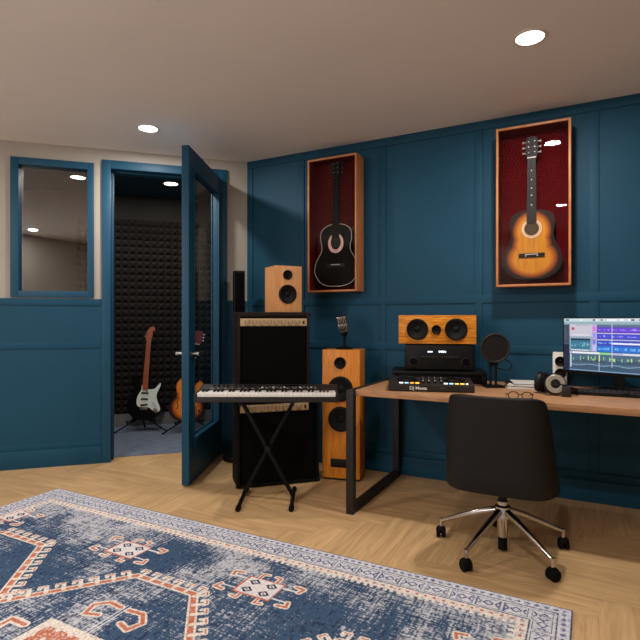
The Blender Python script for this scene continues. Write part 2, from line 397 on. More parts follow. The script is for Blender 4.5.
for i in range(ncol):
    for j in range(nrow):
        a = x0f+i*S; c = z0f+j*S*1.02; S2 = S*1.02
        q = [bm.verts.new(v) for v in ((a, yb-.012, c), (a+S, yb-.012, c), (a+S, yb-.012, c+S2), (a, yb-.012, c+S2))]
        tp = [bm.verts.new(v) for v in ((a+S*.42, yb-dp, c+S2*.42), (a+S*.58, yb-dp, c+S2*.42), (a+S*.58, yb-dp, c+S2*.58), (a+S*.42, yb-dp, c+S2*.58))]
        bm.faces.new(tp)
        for k in range(4): bm.faces.new((q[k], q[(k+1) % 4], tp[(k+1) % 4], tp[k]))
bmesh.ops.remove_doubles(bm, verts=bm.verts, dist=.0004)
bb = B(); bb.bm.free(); bb.bm = bm
bb.box(x0f, x0f+ncol*S, yb-.0115, yb, z0f, z0f+nrow*S*1.02)
o = bb.done('acoustic_foam', 'foam', None, AW['loc'], AW['rot'], ang=10)
tag(o, 'charcoal pyramid acoustic foam covering the back wall of the booth', 'acoustic foam')

# ------------------------------------------------------------------ downlights
def downlight(x, y, z, power, label, r=.068, group=None, col=(1, .97, .925)):
    t = thing('recessed_downlight', label, 'ceiling light', (x, y, z), 0, group)
    b = B(); b.ring(circ(0, 0, r+.013), circ(0, 0, r-.001), -.006, .001, 'xy'); b.done('trim_ring', 'trimwhite', t)
    b = B(); b.lathe([(0, -.003), (r, -.003), (r, .001), (0, .001)], (0, 0, 0)); b.done('diffuser', 'lamp', t)
    l = bpy.data.lights.new('downlight_lamp', 'AREA'); l.shape = 'DISK'; l.size = .12; l.energy = power; l.color = col
    lo = bpy.data.objects.new('downlight_lamp', l); C.objects.link(lo); lo.parent = t; lo.location = (0, 0, -.008)
    return t
P0 = 23
downlight(-.259, 2.686, H, P0, 'round white downlight in the ceiling above the desk chair', r=.066)
downlight(-2.81, 2.68, H, P0*.9, 'round white downlight in the ceiling just in front of the open blue door', r=.066)
downlight(-.30, .29, H, P0*.9, 'round white downlight reflected low in the glass of the sunburst guitar case', r=.066)
downlight(-2.81, .29, H, P0*1.25, 'round white downlight in the ceiling over the left end of the rug')
downlight(-1.5, -1.15, H, P0*1.1, 'round white downlight reflected low in the booth window', r=.066)
downlight(-3.665, 3.79, 2.5, 6, 'round downlight in the blue booth ceiling seen through the doorway', r=.066)
downlight(-4.275, 3.21, 2.5, 6, 'round downlight in the booth ceiling seen through the window glass', r=.066)
W = bpy.data.worlds.new('w'); bpy.context.scene.world = W; W.use_nodes = True
W.node_tree.nodes['Background'].inputs[0].default_value = (.02, .02, .025, 1)

# ------------------------------------------------------------------ rug
def build_rug():
    U, V = 3.125, 2.3; st = .0032
    nu, nv = int(U/st)+1, int(V/st)+1
    u = np.linspace(0, U, nu); v = np.linspace(0, V, nv); uu, vv = np.meshgrid(u, v)
    rng = np.random.default_rng(7)
    def noise(cu, cv):
        a = rng.random((int(V/cv)+3, int(U/cu)+3)); x = uu/cu; y = vv/cv
        xi = x.astype(int); yi = y.astype(int); fx = x-xi; fy = y-yi
        fx = fx*fx*(3-2*fx); fy = fy*fy*(3-2*fy)
        return (a[yi, xi]*(1-fx)+a[yi, xi+1]*fx)*(1-fy)+(a[yi+1, xi]*(1-fx)+a[yi+1, xi+1]*fx)*fy
    blue = np.array(lin((60, 80, 106))); dark = np.array(lin((38, 44, 74))); light = np.array(lin((208, 205, 209)))
    cream = np.array(lin((222, 209, 197))); org = np.array(lin((188, 106, 78))); navy = np.array(lin((64, 70, 104)))
    img = np.zeros((nv, nu, 3)); img[:] = blue
    um = np.minimum(uu, U-uu); vm = np.minimum(vv, V-vv)          # the design mirrors both ways
    # distressed ground
    f = noise(.0055, .0045); st1 = noise(.0045, .06); st2 = noise(.07, .004); big = noise(.45, .35); mid = noise(.12, .16)
    s = .40*st1+.36*st2+.42*f+.42*(big-.5)+.42*(mid-.5)
    near = np.clip(1-(np.minimum(um, vm)-.2)/.18, 0, 1)
    s = s+.22*near*mid*1.2
    k = np.clip((s-.62)/.22, 0, 1)[..., None]*.74
    img = img*(1-k)+light*k
    k = np.clip((noise(.012, .012)+.5*noise(.007, .03)-.95)/.15, 0, 1)[..., None]*.7
    img = img*(1-k)+dark*k
    def paint(mask, col, wear=.25):
        nonlocal img
        a = (mask*(1-wear*(f > .62)))[..., None]
        img = img*(1-a)+col*a
    def poly(P, X=uu, Y=vm):
        ins = np.zeros(X.shape, bool)
        for i in range(len(P)):
            x1, y1 = P[i]; x2, y2 = P[(i+1) % len(P)]
            if y1 == y2: continue
            c = ((y1 > Y) != (y2 > Y)) & (X < (x2-x1)*(Y-y1)/(y2-y1)+x1)
            ins ^= c
        return ins
    def seg(a, c, w, X=uu, Y=vm):
        ax, ay = a; dx, dy = c[0]-ax, c[1]-ay; L2 = dx*dx+dy*dy+1e-9
        t = np.clip(((X-ax)*dx+(Y-ay)*dy)/L2, 0, 1)
        return np.hypot(X-ax-t*dx, Y-ay-t*dy) < w
    def path(P, w, X=uu, Y=vm):
        mk = np.zeros(X.shape, bool)
        for a, c in zip(P, P[1:]): mk |= seg(a, c, w, X, Y)
        return mk
    Vc = V/2
    for ci, cu in enumerate((.56, 1.5625, 2.565)):
        left = [(cu-.165, .60), (cu-.485, 1.0), (cu-.485, Vc)]; right = [(2*cu-x, y) for x, y in left]
        hexp = [(cu-.165, .60), (cu+.165, .60), (cu+.485, 1.0), (cu+.485, Vc+.05), (cu-.485, Vc+.05), (cu-.485, 1.0)]
        if ci == 2: paint(poly([(cu-.165, .62), (cu+.165, .62), (cu+.3, .8), (cu-.3, .8)]), org, .4)
        P = [left[1], left[0], right[0], right[1]]
        paint(path(P, .020), cream, .3); paint(path(P, .0115), org, .35)
        # hooks marching round the outline
        for a, c, sgn in ((P[0], P[1], 1), (P[1], P[2], 1), (P[2], P[3], 1)):
            dx, dy = c[0]-a[0], c[1]-a[1]; Ls = math.hypot(dx, dy); dx /= Ls; dy /= Ls; nx, ny = dy, -dx
            for q in range(int(Ls/.066)+1):
                s0 = .02+q*.066; bx, by = a[0]+dx*s0, a[1]+dy*s0
                if abs(dy) > .01 and ((bx-cu)*nx < 0): nx, ny = nx, ny
                h = [(bx, by), (bx+nx*.055, by+ny*.055), (bx+nx*.055-dx*.026, by+ny*.055-dy*.026), (bx+nx*.036-dx*.026, by+ny*.036-dy*.026)]
                paint(path(h, .009), cream, .3); paint(path(h[1:3], .0035), org, .3)
    # paired ram-horn hooks under each medallion top
    for cu in (.56, 1.5625, 2.565):
        for sg in (-1, 1):
            h = [(cu+sg*.02, .812), (cu+sg*.09, .805), (cu+sg*.135, .848), (cu+sg*.115, .905), (cu+sg*.06, .888)]
            if sg == 1: h = [(x, y) for x, y in h]
            paint(path(h, .016), cream, .25); paint(path(h, .008), org, .3)
            paint(path([(cu+sg*.008, .79), (cu+sg*.008, .985)], .0035), light, .1)
        hw = .2
        paint(poly([(cu-hw, .985), (cu+hw, .985), (cu+hw, 1.3), (cu-hw, 1.3)]), cream, .3)
        paint(poly([(cu-hw+.035, 1.02), (cu+hw-.035, 1.02), (cu+hw-.035, 1.3), (cu-hw+.035, 1.3)]), org, .75)
        paint((np.abs(uu-cu) < hw-.035) & (vm > 1.02) & (np.abs(np.mod(uu, .062)-.031)+np.abs(np.mod(vm, .062)-.031) < .013), cream, .3)
        dd = np.abs(uu-cu)+np.abs(vm-Vc)
        paint((dd < .1), cream, .3); paint((dd < .07), navy, .3)
        for sg in (-1, 1):
            paint(path([(cu+sg*(hw+.05), 1.06), (cu+sg*(hw+.13), 1.06), (cu+sg*(hw+.13), 1.12)], .02), cream, .3)
            paint(path([(cu+sg*(hw+.05), 1.06), (cu+sg*(hw+.13), 1.06), (cu+sg*(hw+.13), 1.12)], .009), org, .3)
    # small square rosettes
    for cu in (.19, 1.155, 1.94, 2.93):
        cv = .433; a, c = .093, .070
        for sx in (-1, 1):
            for sy in (-1, 1):
                h = [(cu+sx*a*.95, cv+sy*c*.62), (cu+sx*(a+.075), cv+sy*c*.62), (cu+sx*(a+.085), cv+sy*(c*.62+.03)), (cu+sx*(a+.045), cv+sy*(c*.62+.035))]
                paint(path(h[:2], .0055), light, .1); paint(path(h[1:], .014), cream, .1); paint(path(h[1:], .006), org, .1)
            h = [(cu+sx*.045, cv-c), (cu+sx*.045, cv-c-.035), (cu+sx*.02, cv-c-.04)]
            paint(path(h, .012), cream, .1); paint(path(h, .004), org, .1)
            h = [(cu+sx*.045, cv+c), (cu+sx*.045, cv+c+.035), (cu+sx*.075, cv+c+.03)]
            paint(path(h, .012), cream, .1); paint(path(h, .004), org, .1)
        paint((np.abs(uu-cu) < a) & (np.abs(vm-cv) < c), org, .1)
        paint((np.abs(uu-cu) < a-.008) & (np.abs(vm-cv) < c-.008), np.array(lin((216, 208, 208))), .05)
        for sx in (-1, 1):
            for sy in (-1, 1):
                q = np.abs(uu-cu-sx*.042)*.9+np.abs(vm-cv-sy*.032)*1.1
                paint((q < .026) & (q > .014), dark, 0); paint(q < .006, dark, 0)
    # borders
    d = np.minimum(um, vm); tt = np.where(um < vm, vm, um-U/2+50*.105+.0525)
    lw = light*.97
    m0 = d < .2
    a = ((d < .187) | ((d < .205) & (np.mod(tt, .03) < .016)))
    paint(a, cream, 0)
    paint((d < .143), lw, 0)
    og = (np.abs(d-.165) < .006) & (np.mod(tt, .0375) < .012); paint(og, org, 0)
    paint((d > .139) & (d < .146), navy, .5)
    paint((d > .047) & (d < .054), navy, .5)
    cell = np.mod(tt, .105)-.0525; cv = d-.097
    paint((np.abs(cell) < .047) & (np.abs(cv) < .036) & ~((np.abs(cell) < .0425) & (np.abs(cv) < .0315)) & (d < .143), navy, .3)
    q = np.abs(cell)*.9+np.abs(cv); paint((q < .022) & (q > .013) & (d < .14), navy*1.3, .3); paint((q < .009), lw, 0)
    paint((np.abs(cell) > .026) & (np.abs(cell) < .040) & (np.abs(cv) < (np.abs(cell)-.022)*1.3) & (d < .14) & (np.abs(cv) > (np.abs(cell)-.032)*1.3), navy, .3)
    e1 = np.mod(tt, .035)-.0175; q = np.abs(e1)*.8+np.abs(d-.027); paint((q < .011), navy*1.7, .6)
    paint(d < .006, navy*1.3, .2)
    # woven speckle over everything
    sp = (noise(.005, .005)-.5)
    img = np.clip(img*(1+sp[..., None]*.42), 0, 1)
    k = ((noise(.006, .014) > .74) & (d < .2))[..., None]*.45
    img = img*(1-k)+np.array(lin((112, 122, 168)))*k
    z = .010+.0012*(noise(.006, .006)-.5)
    X = -3.185+uu; Y = 2.24-vv
    verts = np.stack([X, Y, z], -1).reshape(-1, 3)
    i = np.arange(nv*nu).reshape(nv, nu)
    q = np.stack([i[:-1, :-1], i[1:, :-1], i[1:, 1:], i[:-1, 1:]], -1).reshape(-1, 4)
    loop = list(i[0, :])+list(i[1:, -1])+list(i[-1, -2::-1])+list(i[-2:0:-1, 0]); base = len(verts)
    low = verts[loop].copy(); low[:, 2] = .001
    verts = np.vstack([verts, low]); n = len(loop)
    side = [(loop[k], base+k, base+(k+1) % n, loop[(k+1) % n]) for k in range(n)][::1]
    me = bpy.data.meshes.new('rug')
    faces = np.vstack([q, np.array([(a, d_, c, b_) for a, b_, c, d_ in side])])
    me.vertices.add(len(verts)); me.vertices.foreach_set('co', verts.astype(np.float32).ravel())
    me.loops.add(len(faces)*4); me.loops.foreach_set('vertex_index', faces.astype(np.int32).ravel())
    me.polygons.add(len(faces)); me.polygons.foreach_set('loop_start', np.arange(0, len(faces)*4, 4, dtype=np.int32))
    me.update(calc_edges=True); me.validate()
    ca = me.color_attributes.new('weave', 'FLOAT_COLOR', 'POINT')
    cols = np.ones((len(verts), 4), np.float32); cols[:base, :3] = img.reshape(-1, 3); cols[base:, :3] = navy
    ca.data.foreach_set('color', cols.ravel())
    m, t, p = nt('rug_weave')
    at = t.nodes.new('ShaderNodeAttribute'); at.attribute_name = 'weave'; t.links.new(at.outputs['Color'], p.inputs['Base Color'])
    p.inputs['Roughness'].default_value = .95; p.inputs['Specular IOR Level'].default_value = .1
    tc = t.nodes.new('ShaderNodeTexCoord'); n_ = t.nodes.new('ShaderNodeTexNoise'); n_.inputs['Scale'].default_value = 260
    bp = t.nodes.new('ShaderNodeBump'); bp.inputs['Strength'].default_value = .4; bp.inputs['Distance'].default_value = .002
    t.links.new(tc.outputs['Object'], n_.inputs['Vector']); t.links.new(n_.outputs['Fac'], bp.inputs['Height']); t.links.new(bp.outputs[0], p.inputs['Normal'])
    me.materials.append(m)
    o = bpy.data.objects.new('area_rug', me); C.objects.link(o)
    tag(o, 'distressed navy and cream patterned rug with rust medallions on the oak floor', 'rug')
build_rug()

# ------------------------------------------------------------------ speakers
def driver(name, parent, x, y, z, r, depth=.02, dust=.3):
    """speaker driver on a front that faces local -y"""
    b = B()
    b.lathe([(r*1.0, -.001), (r*1.0, .010), (r*.95, .0125), (r*.90, .0115), (r*.86, .0135), (r*.80, .011), (r*dust, .0015), (r*dust*.95, .004), (r*dust*.6, .0075), (0, .009)], (x, y, z), (0, -1, 0), 40)
    return b.done(name, 'cone', parent, ang=50)
def cut_front(b, x0, x1, y0, y1, z0, z1, holes, bev=.004):
    b.box(x0, x1, y0, y1, z0, z1, bev)
# bookshelf speaker on the amp
t = thing('bookshelf_speaker', 'small pale wood bookshelf speaker on top of the stacked amplifiers', 'speaker', (-1.954, 3.032, 1.2055), 55)
b = B(); b.box(0, .206, 0, .20, 0, .330, .004); b.done('cabinet', 'veneer_p', t)
driver('tweeter', t, .094, -.001, .265, .034, .006, .35); driver('woofer', t, .094, -.001, .128, .067, .02)
# tower speaker
t = thing('tower_speaker', 'tall honey wood floor speaker standing behind the left end of the desk', 'speaker', (-1.714, 3.286, 0), 12)
b = B(); b.box(0, .276, 0, .20, .014, .936, .004); b.done('cabinet', 'veneer_v', t)
b = B(); b.box(.006, .27, .006, .194, 0, .0145, .003); lab(b.done('plinth', 'black', t), 'black plinth')
driver('tweeter', t, .133, -.001, .842, .042, .006, .35); driver('woofer', t, .136, -.001, .657, .090, .025); driver('woofer', t, .136, -.001, .440, .090, .025)
b = B(); b.box(.06, .215, -.003, .01, .09, .155, .008); lab(b.done('bass_port', 'black', t), 'black slot port')
# centre speaker
RX, RY, RA = -1.07, 3.222, 16.8
ca, sa = math.cos(R_(RA)), math.sin(R_(RA))
def rp(x, y, z=0): return (RX+x*ca-y*sa, RY+x*sa+y*ca, z)
t = thing('centre_speaker', 'long honey wood centre speaker lying on top of the black receiver', 'speaker', rp(-.042, .01, .9955), RA)
b = B(); b.box(0, .492, 0, .22, 0, .186, .003); b.done('cabinet', 'veneer_h', t)
driver('woofer', t, .121, -.001, .094, .069, .03, .28); driver('tweeter', t, .242, -.001, .092, .030, .01, .3); driver('woofer', t, .366, -.001, .094, .071, .03, .28)

# receiver on riser
t = thing('desk_riser', 'low black shelf on the desk carrying the receiver', 'shelf', rp(-.085, 0, .7352), RA)
b = B(); b.box(0, .60, 0, .30, .062, .082, .003); b.done('top_board', 'black', t)
for x in (0, .57): b = B(); b.box(x, x+.03, .01, .29, 0, .063, .002); b.done('side_panel', 'black', t)
b = B(); b.box(.029, .571, .03, .045, 0, .063, .002); b.done('back_panel', 'black', t)
t = thing('receiver', 'black stereo receiver with small white display under the centre speaker', 'amplifier', rp(0, .008, .8175), RA)
b = B(); b.box(0, .44, 0, .27, .008, .172, .003); b.done('housing', 'black_gloss', t)
b = B(); b.box(.006, .434, -.004, .002, .014, .166, .003); b.done('front_panel', 'black', t)
for x in (.04, .40):
    for y in (.03, .24): b = B(); b.cyl((x, y, 0), (x, y, .009), .016); b.done('foot', 'rubber', t)
b = B()
for x, w_ in ((.145, .012), (.16, .008), (.170, .006), (.215, .01), (.228, .008), (.238, .014), (.255, .006)): k = B(); k.box(x, x+w_, -.0055, -.003, .122, .122+random.choice((.009, .012))); lab(k.done('display_character', 'disp', t), 'lit white character')
for x in (.055, .385):
    k = B(); k.lathe([(.026, 0), (.026, .012), (.023, .02), (0, .02)], (x, -.003, .062), (0, -1, 0)); ko = k.done('volume_knob', 'black_gloss', t)
    k = B(); k.lathe([(.027, 0), (.0285, 0), (.0285, .0015), (.027, .0015)], (x, -.004, .062), (0, -1, 0)); k.done('knob_ring', 'steel', ko)
for i in range(10):
    x = .115+i*.0215+(.02 if i > 4 else 0); k = B(); k.cyl((x, -.003, .082), (x, -.012, .082), .0055, n=12); k.done('button', 'black_metal', t)
b = B()
for i in range(10):
    x = .115+i*.0215+(.02 if i > 4 else 0); b.box(x-.006, x+.006, -.0048, -.0035, .093, .0945); b.done('button_label', 'dimlabel', t); b = B()
b.bm.free()

# DJ controller
t = thing('dj_controller', 'black DJ controller with lit orange and blue pads at the front of the desk', 'controller', (-1.041, 2.828, .7352), 17.1)
b = B(); b.prism([(0, .006), (0, .036), (.012, .042), (.265, .058), (.275, .05), (.275, .006)], 0, .486, 'yz'); b.done('housing', 'plastic_brown', t)
slope = math.atan2(.016, .253)
def top(y): return .042+(y-.012)*.0632
cols = ['pad_white', 'pad_white', 'pad_blue', 'pad_orange', 'pad_orange']
for i, c in enumerate(['pad_white', 'pad_white', 'pad_blue', 'pad_orange', 'pad_amber']):
    if i == 0: continue
    x = .032+i*.031; b = B(); b.box(x, x+.022, .028, .052, top(.04), top(.04)+.005, .001); b.done('pad', c, t)
for i, c in enumerate(['pad_white', 'pad_blue', 'pad_amber', 'pad_amber', 'pad_white']):
    x = .318+i*.031; b = B(); b.box(x, x+(.022 if i < 4 else .012), .028, .052, top(.04), top(.04)+.005, .001); b.done('pad', c, t)
for i in range(4):
    x = .20+i*.034
    for y in (.05, .11, .16):
        k = B(); k.cyl((x, y, top(y)-.001), (x, y, top(y)+.016), .0085, .0065, 16); ko = k.done('knob', 'black', t)
        k = B(); k.box(x-.0012 if y > .05 else x-.004, x+.0012 if y > .05 else x+.004, y-.007, y+.003, top(y)+.0155, top(y)+.018); k.done('pointer', 'letter', ko)
for x in (.105, .385):
    k = B(); k.lathe([(.062, 0), (.060, .008), (.052, .012), (0, .012)], (x, .15, top(.15)-.002), (0, -.063, 1), 40); ko = k.done('jog_wheel', 'black_gloss', t)
    k = B(); k.lathe([(.050, .0122), (.052, .0122), (.052, .0135), (.050, .0135)], (x, .15, top(.15)-.002), (0, -.063, 1), 40); k.done('jog_ring', 'steel', ko)
for x in (.165, .31):
    k = B(); k.box(x-.004, x+.004, .20, .25, top(.22), top(.22)+.004); k.done('fader_slot', 'steel', t)
def text(s, size, parent, loc, rot, mt, name='lettering', ext=.0006):
    cu = bpy.data.curves.new('txt', 'FONT'); cu.body = s; cu.size = size; cu.extrude = ext; cu.offset = size*.012
    tmp = bpy.data.objects.new('txt', cu); C.objects.link(tmp); dg = bpy.context.evaluated_depsgraph_get()
    me = bpy.data.meshes.new_from_object(tmp.evaluated_get(dg)); bpy.data.objects.remove(tmp)
    me.materials.clear(); me.materials.append(M[mt]); o = bpy.data.objects.new(name, me); C.objects.link(o)
    o.parent = parent; o.location = loc; o.rotation_euler = rot; return o
text('DJ Meets', .0265, t, (.122, -.0008, .013), (R_(90), 0, 0), 'letter')
b = B(); b.box(.295, .30, -.001, .001, .024, .027); b.box(.302, .312, -.001, .001, .024, .026); b.box(.314, .318, -.001, .001, .021, .026); b.done('maker_mark', 'dimlabel', t)

# white desk speaker behind the monitor
t = thing('desk_speaker', 'small white two-driver speaker half hidden behind the monitor', 'speaker', (-.211, 3.577, .7352), 0)
b = B(); b.box(0, .083, 0, .07, 0, .210, .008); b.done('cabinet', 'white', t)
driver('tweeter', t, .045, -.001, .153, .031, .01, .35); driver('woofer', t, .045, -.001, .076, .032, .012, .35)

# ------------------------------------------------------------------ desk
t = thing('desk', 'long wooden desk with black square-tube loop legs along the blue wall', 'desk', (-1.234, 2.758, 0), .3)
b = B(); b.box(0, 1.8, .034, .865, .70, .735, .003); b.done('desktop', 'desk', t)
for x in (-.046, 1.8):
    b = B()
    for y0_, y1_, z0_, z1_ in ((0, .045, 0, .7345), (.825, .87, 0, .7345), (.044, .826, 0, .045), (.044, .826, .692, .7345)): b.box(x, x+.046, y0_, y1_, z0_, z1_, .002)
    b.done('leg', 'desk_steel', t)

# ------------------------------------------------------------------ monitor
mc = Vector((.133, 3.416, .7352)); MA = -25
t = thing('monitor', 'wide black monitor showing a blue and purple audio editing timeline', 'monitor', mc, MA)
hw = .312; z0_, z1_ = .088, .431
b = B(); b.box(-hw, hw, 0, .02, z0_, z1_, .003); b.box(-.16, .16, .018, .04, z0_+.06, z1_-.08, .006); b.done('bezel', 'black', t)
b = B(); b.box(-.028, .028, .032, .048, .01, z0_+.16, .004); b.done('stand_neck', 'black', t)
b = B(); b.box(-.11, .11, -.055, .085, 0, .012, .005); b.done('stand_base', 'black_gloss', t)
sx0, sx1, sz0, sz1 = -hw+.008, hw-.008, z0_+.017, z1_-.007
rects = []; SW, SH = sx1-sx0, sz1-sz0
def sr(u0, v0, u1, v1, c, k=0):
    if u0*1.25 < .99: rects.append((u0*1.25, v0, min(1, u1*1.25), v1, c, k))    # u right 0..1, v down 0..1
rs = random.Random(3)
sr(0, 0, 1, 1, (22, 34, 62)); sr(0, 0, 1, .06, (206, 222, 228), 1); sr(0, .06, 1, .115, (150, 178, 190), 1)
for i in range(26): a = rs.random()*.96; sr(a, .015, a+.012+rs.random()*.02, .045, (250, 252, 255) if i % 3 else (70, 90, 110), 2)
sr(.045, .11, .225, .34, (205, 200, 214), 1)
sr(.062, .17, .085, .22, (190, 70, 90), 2)
for i in range(8): sr(.10+i*.013, .12, .106+i*.013, .135, (120, 110, 130), 2); sr(.07+i*.017, .30, .078+i*.017, .325, (245, 240, 250), 2)
sr(.045, .34, .225, .62, (150, 172, 190), 1); sr(.055, .38, .21, .42, (20, 50, 80), 2); sr(.055, .42, .21, .585, (50, 120, 150), 2)
for i in range(12): sr(.062+i*.012, .45+rs.random()*.06, .069+i*.012, .475+rs.random()*.06, (150, 210, 230), 3)
for i in range(10): sr(.06+i*.014, .59, .068+i*.014, .61, (240, 240, 245), 3)
sr(.0, .11, .042, .5, (70, 84, 104), 1)
for i in range(10): sr(.008+rs.random()*.02, .12+i*.036, .034, .135+i*.036, (24, 36, 60), 2)
sr(.225, .10, .26, .62, (190, 176, 226), 1)
for i, c in enumerate(((226, 120, 220), (150, 150, 240), (120, 130, 220), (190, 200, 250))): sr(.228, .15+i*.12, .25, .24+i*.12, c, 2)
sr(.26, .10, 1, .16, (100, 120, 150), 1)
for i in range(60): a = .262+i*.0123; sr(a, .125, a+.003, .15, (40, 50, 80), 2)
tracks = [(.165, .255, (104, 62, 214)), (.265, .285, (210, 190, 250)), (.29, .375, (64, 74, 212)), (.385, .405, (190, 190, 245)), (.41, .50, (58, 70, 190)), (.505, .62, (34, 116, 214))]
for v0, v1, c in tracks: sr(.262, v0, 1, v1, c, 1)
for v0, v1, c in tracks:
    if v1-v0 < .05: continue
    u = .27
    while u < .99:
        w_ = .004+rs.random()*.012; mid = (v0+v1)/2; h_ = (v1-v0)*(.12+.3*rs.random())
        cc = (168, 156, 255) if c[0] > 60 else (120, 190, 250)
        if rs.random() < .62: sr(u, mid-h_/2+rs.uniform(-.012, .012), min(u+w_, 1), mid+h_/2, cc, 2)
        u += w_+.004
sr(.37, .445, 1, .475, (240, 240, 255), 3); sr(.37, .10, .374, .9, (220, 225, 250), 4); sr(.262, .395, .37, .402, (240, 230, 255), 3)
sr(.045, .63, 1, .67, (188, 186, 226), 1); sr(.07, .63, .28, .665, (235, 240, 245), 2); sr(.28, .63, .36, .67, (140, 216, 150), 2); sr(.45, .63, .62, .665, (220, 226, 240), 2)
sr(.045, .67, 1, .99, (74, 104, 128), 1)
for i in range(95):
    a = .06+i*.0098
    sr(a, .78+.02*math.sin(i*.5), a+.0045, .835, (30, 46, 66), 2); sr(a, .885+.015*math.sin(i*.33), a+.005, .965, (40, 64, 96), 2)
    sr(a, .868+.012*math.sin(i*.33), a+.006, .88+.012*math.sin(i*.33), (168, 200, 226), 3)
for i in range(46):
    a = .06+rs.random()*.92; sr(a, .70+rs.random()*.06, a+.006, .75+rs.random()*.05, (196, 214, 96) if rs.random() < .7 else (130, 220, 170), 3)
sr(.275, .68, .283, .80, (230, 240, 120), 4); sr(.275, .82, .279, .98, (210, 225, 240), 4); sr(.05, .68, .062, .93, (190, 210, 225), 3)
sr(.045, .975, 1, .99, (130, 170, 205), 3)
bm = bmesh.new(); cl = bm.loops.layers.float_color.new('pix')
for u0, v0, u1, v1, c, k in rects:
    y = -.0006-.00005*k
    vs = [bm.verts.new((sx0+SW*a, y, sz1-SH*q)) for a, q in ((u0, v1), (u1, v1), (u1, v0), (u0, v0))]
    f = bm.faces.new(vs)
    for l in f.loops: l[cl] = (*lin(c), 1)
me = bpy.data.meshes.new('screen'); bm.to_mesh(me); bm.free()
m, tt, p = nt('screen_glow'); a = tt.nodes.new('ShaderNodeAttribute'); a.attribute_name = 'pix'
tt.links.new(a.outputs['Color'], p.inputs['Emission Color']); p.inputs['Emission Strength'].default_value = .95; p.inputs['Base Color'].default_value = (.01, .01, .01, 1); p.inputs['Roughness'].default_value = .3
me.materials.append(m); so = bpy.data.objects.new('screen', me); C.objects.link(so); so.parent = t; lab(so, 'lit screen with purple and blue audio tracks')

# computer keyboard
t = thing('computer_keyboard', 'black computer keyboard lying in front of the monitor', 'keyboard', (-.095, 3.18, .7352), 0)
b = B(); b.prism([(0, 0), (0, .012), (.13, .02), (.13, 0)], 0, .43, 'yz'); b.done('keyboard_base', 'black', t)
for r_ in range(5):
    for c_ in range(15):
        x = .008+c_*.0277; y = .008+r_*.0235
        if r_ == 0 and 3 < c_ < 9 and c_ != 4: continue
        w_ = .0245 if not (r_ == 0 and c_ == 4) else .162
        b = B(); b.box(x, x+w_, y, y+.0205, .012+y*.06, .019+y*.06, .002); b.done('key', 'plastic_brown', t)

# papers
for i, (x, y, rz, w_, d_, m_, lb) in enumerate((
        (-.385, 3.385, 10, .15, .21, 'paper', 'white magazine at the bottom of the paper stack on the desk'),
        (-.38, 3.40, 24, .14, .20, 'black', 'black booklet in the middle of the paper stack on the desk'),
        (-.375, 3.395, 4, .15, .21, 'paper', 'loose white magazine second from the top of the paper stack'),
        (-.39, 3.415, 32, .13, .19, 'black', 'thin black booklet near the top of the paper stack'),
        (-.365, 3.415, 14, .14, .20, 'paper', 'white brochure lying topmost on the paper stack'))):
    z = .7355+sum((.010, .004, .007, .003, .003)[:i])+i*.0006; h_ = (.010, .004, .007, .003, .003)[i]
    t = thing('magazine', lb, 'magazine', (x, y, z), rz)
    b = B(); b.box(-w_/2, w_/2, -d_/2, d_/2, h_*.15, h_*.85); b.done('pages', 'paper', t)
    b = B(); b.box(-w_/2-.001, w_/2+.001, -d_/2-.001, d_/2+.001, h_*.85-.0002, h_); b.box(-w_/2-.001, w_/2+.001, -d_/2-.001, d_/2+.001, 0, h_*.15+.0002); b.box(-w_/2-.001, -w_/2, -d_/2, d_/2, 0, h_); b.done('cover', m_, t)
# eyeglasses
t = thing('eyeglasses', 'thin dark eyeglasses resting on the desk just above the chair back', 'glasses', (-.320, 2.835, .7355), 12)
for sx in (-1, 1):
    b = B(); b.tube([(sx*.034+.026*math.cos(a), 0, .022+.019*math.sin(a)) for a in np.linspace(0, 2*math.pi, 24, endpoint=False)], .0022, 8, True); rim = b.done('rim', 'black', t)
    b = B(); b.lathe([(0, 0), (.024, 0), (.024, .001), (0, .001)], (0, 0, 0), (0, -1, 0)); lo = b.done('lens', 'caseglass', rim, (sx*.034, .0005, .022)); lo.scale = (1, 1, .74)
    b = B(); b.tube([(sx*.062, 0, .028), (sx*.066, .02, .028), (sx*.064, .09, .020), (sx*.058, .125, .004)], .002, 8); b.done('temple', 'black', t)
b = B(); b.tube([(-.009, 0, .026), (0, -.001, .030), (.009, 0, .026)], .002, 8); b.done('bridge', 'black', t)

# headphones
t = thing('headphones', 'black over-ear headphones with a silver ring cup lying on the desk by the monitor', 'headphones', (-.19, 3.13, .7355), 0)
def cup(cx, cy, cz, az, rr, ring):
    n = Vector((math.cos(az), math.sin(az), .12)).normalized()
    b = B(); b.lathe([(0, -.03), (rr*.6, -.032), (rr*.92, -.026), (rr, -.012), (rr*.95, 0), (rr*.7, .004), (0, .004)], (cx, cy, cz), n, 32); co = b.done('ear_cup', 'black', t)
    if ring:
        b = B(); b.lathe([(rr*.42, .003), (rr*.84, .003), (rr*.86, .009), (rr*.8, .012), (rr*.46, .012), (rr*.42, .009), (rr*.42, .003)], (cx, cy, cz), n, 32); b.done('silver_ring', 'headgrey', co)
        b = B(); b.lathe([(rr*.40, .003), (rr*.38, .010), (rr*.3, .011), (rr*.26, .006), (rr*.2, .006), (rr*.18, .013), (0, .013)], (cx, cy, cz), n, 24); b.done('hub_cap', 'plastic_brown', co)
    b = B(); b.lathe([(rr*.55, -.05), (rr*.85, -.052), (rr*.98, -.042), (rr*.95, -.028), (rr*.5, -.028), (rr*.55, -.05)], (cx, cy, cz), n, 32); b.done('ear_pad', 'rubber', co)
cup(.022, -.045, .064, R_(-78), .059, True); cup(-.075, .055, .064, R_(165), .058, False)
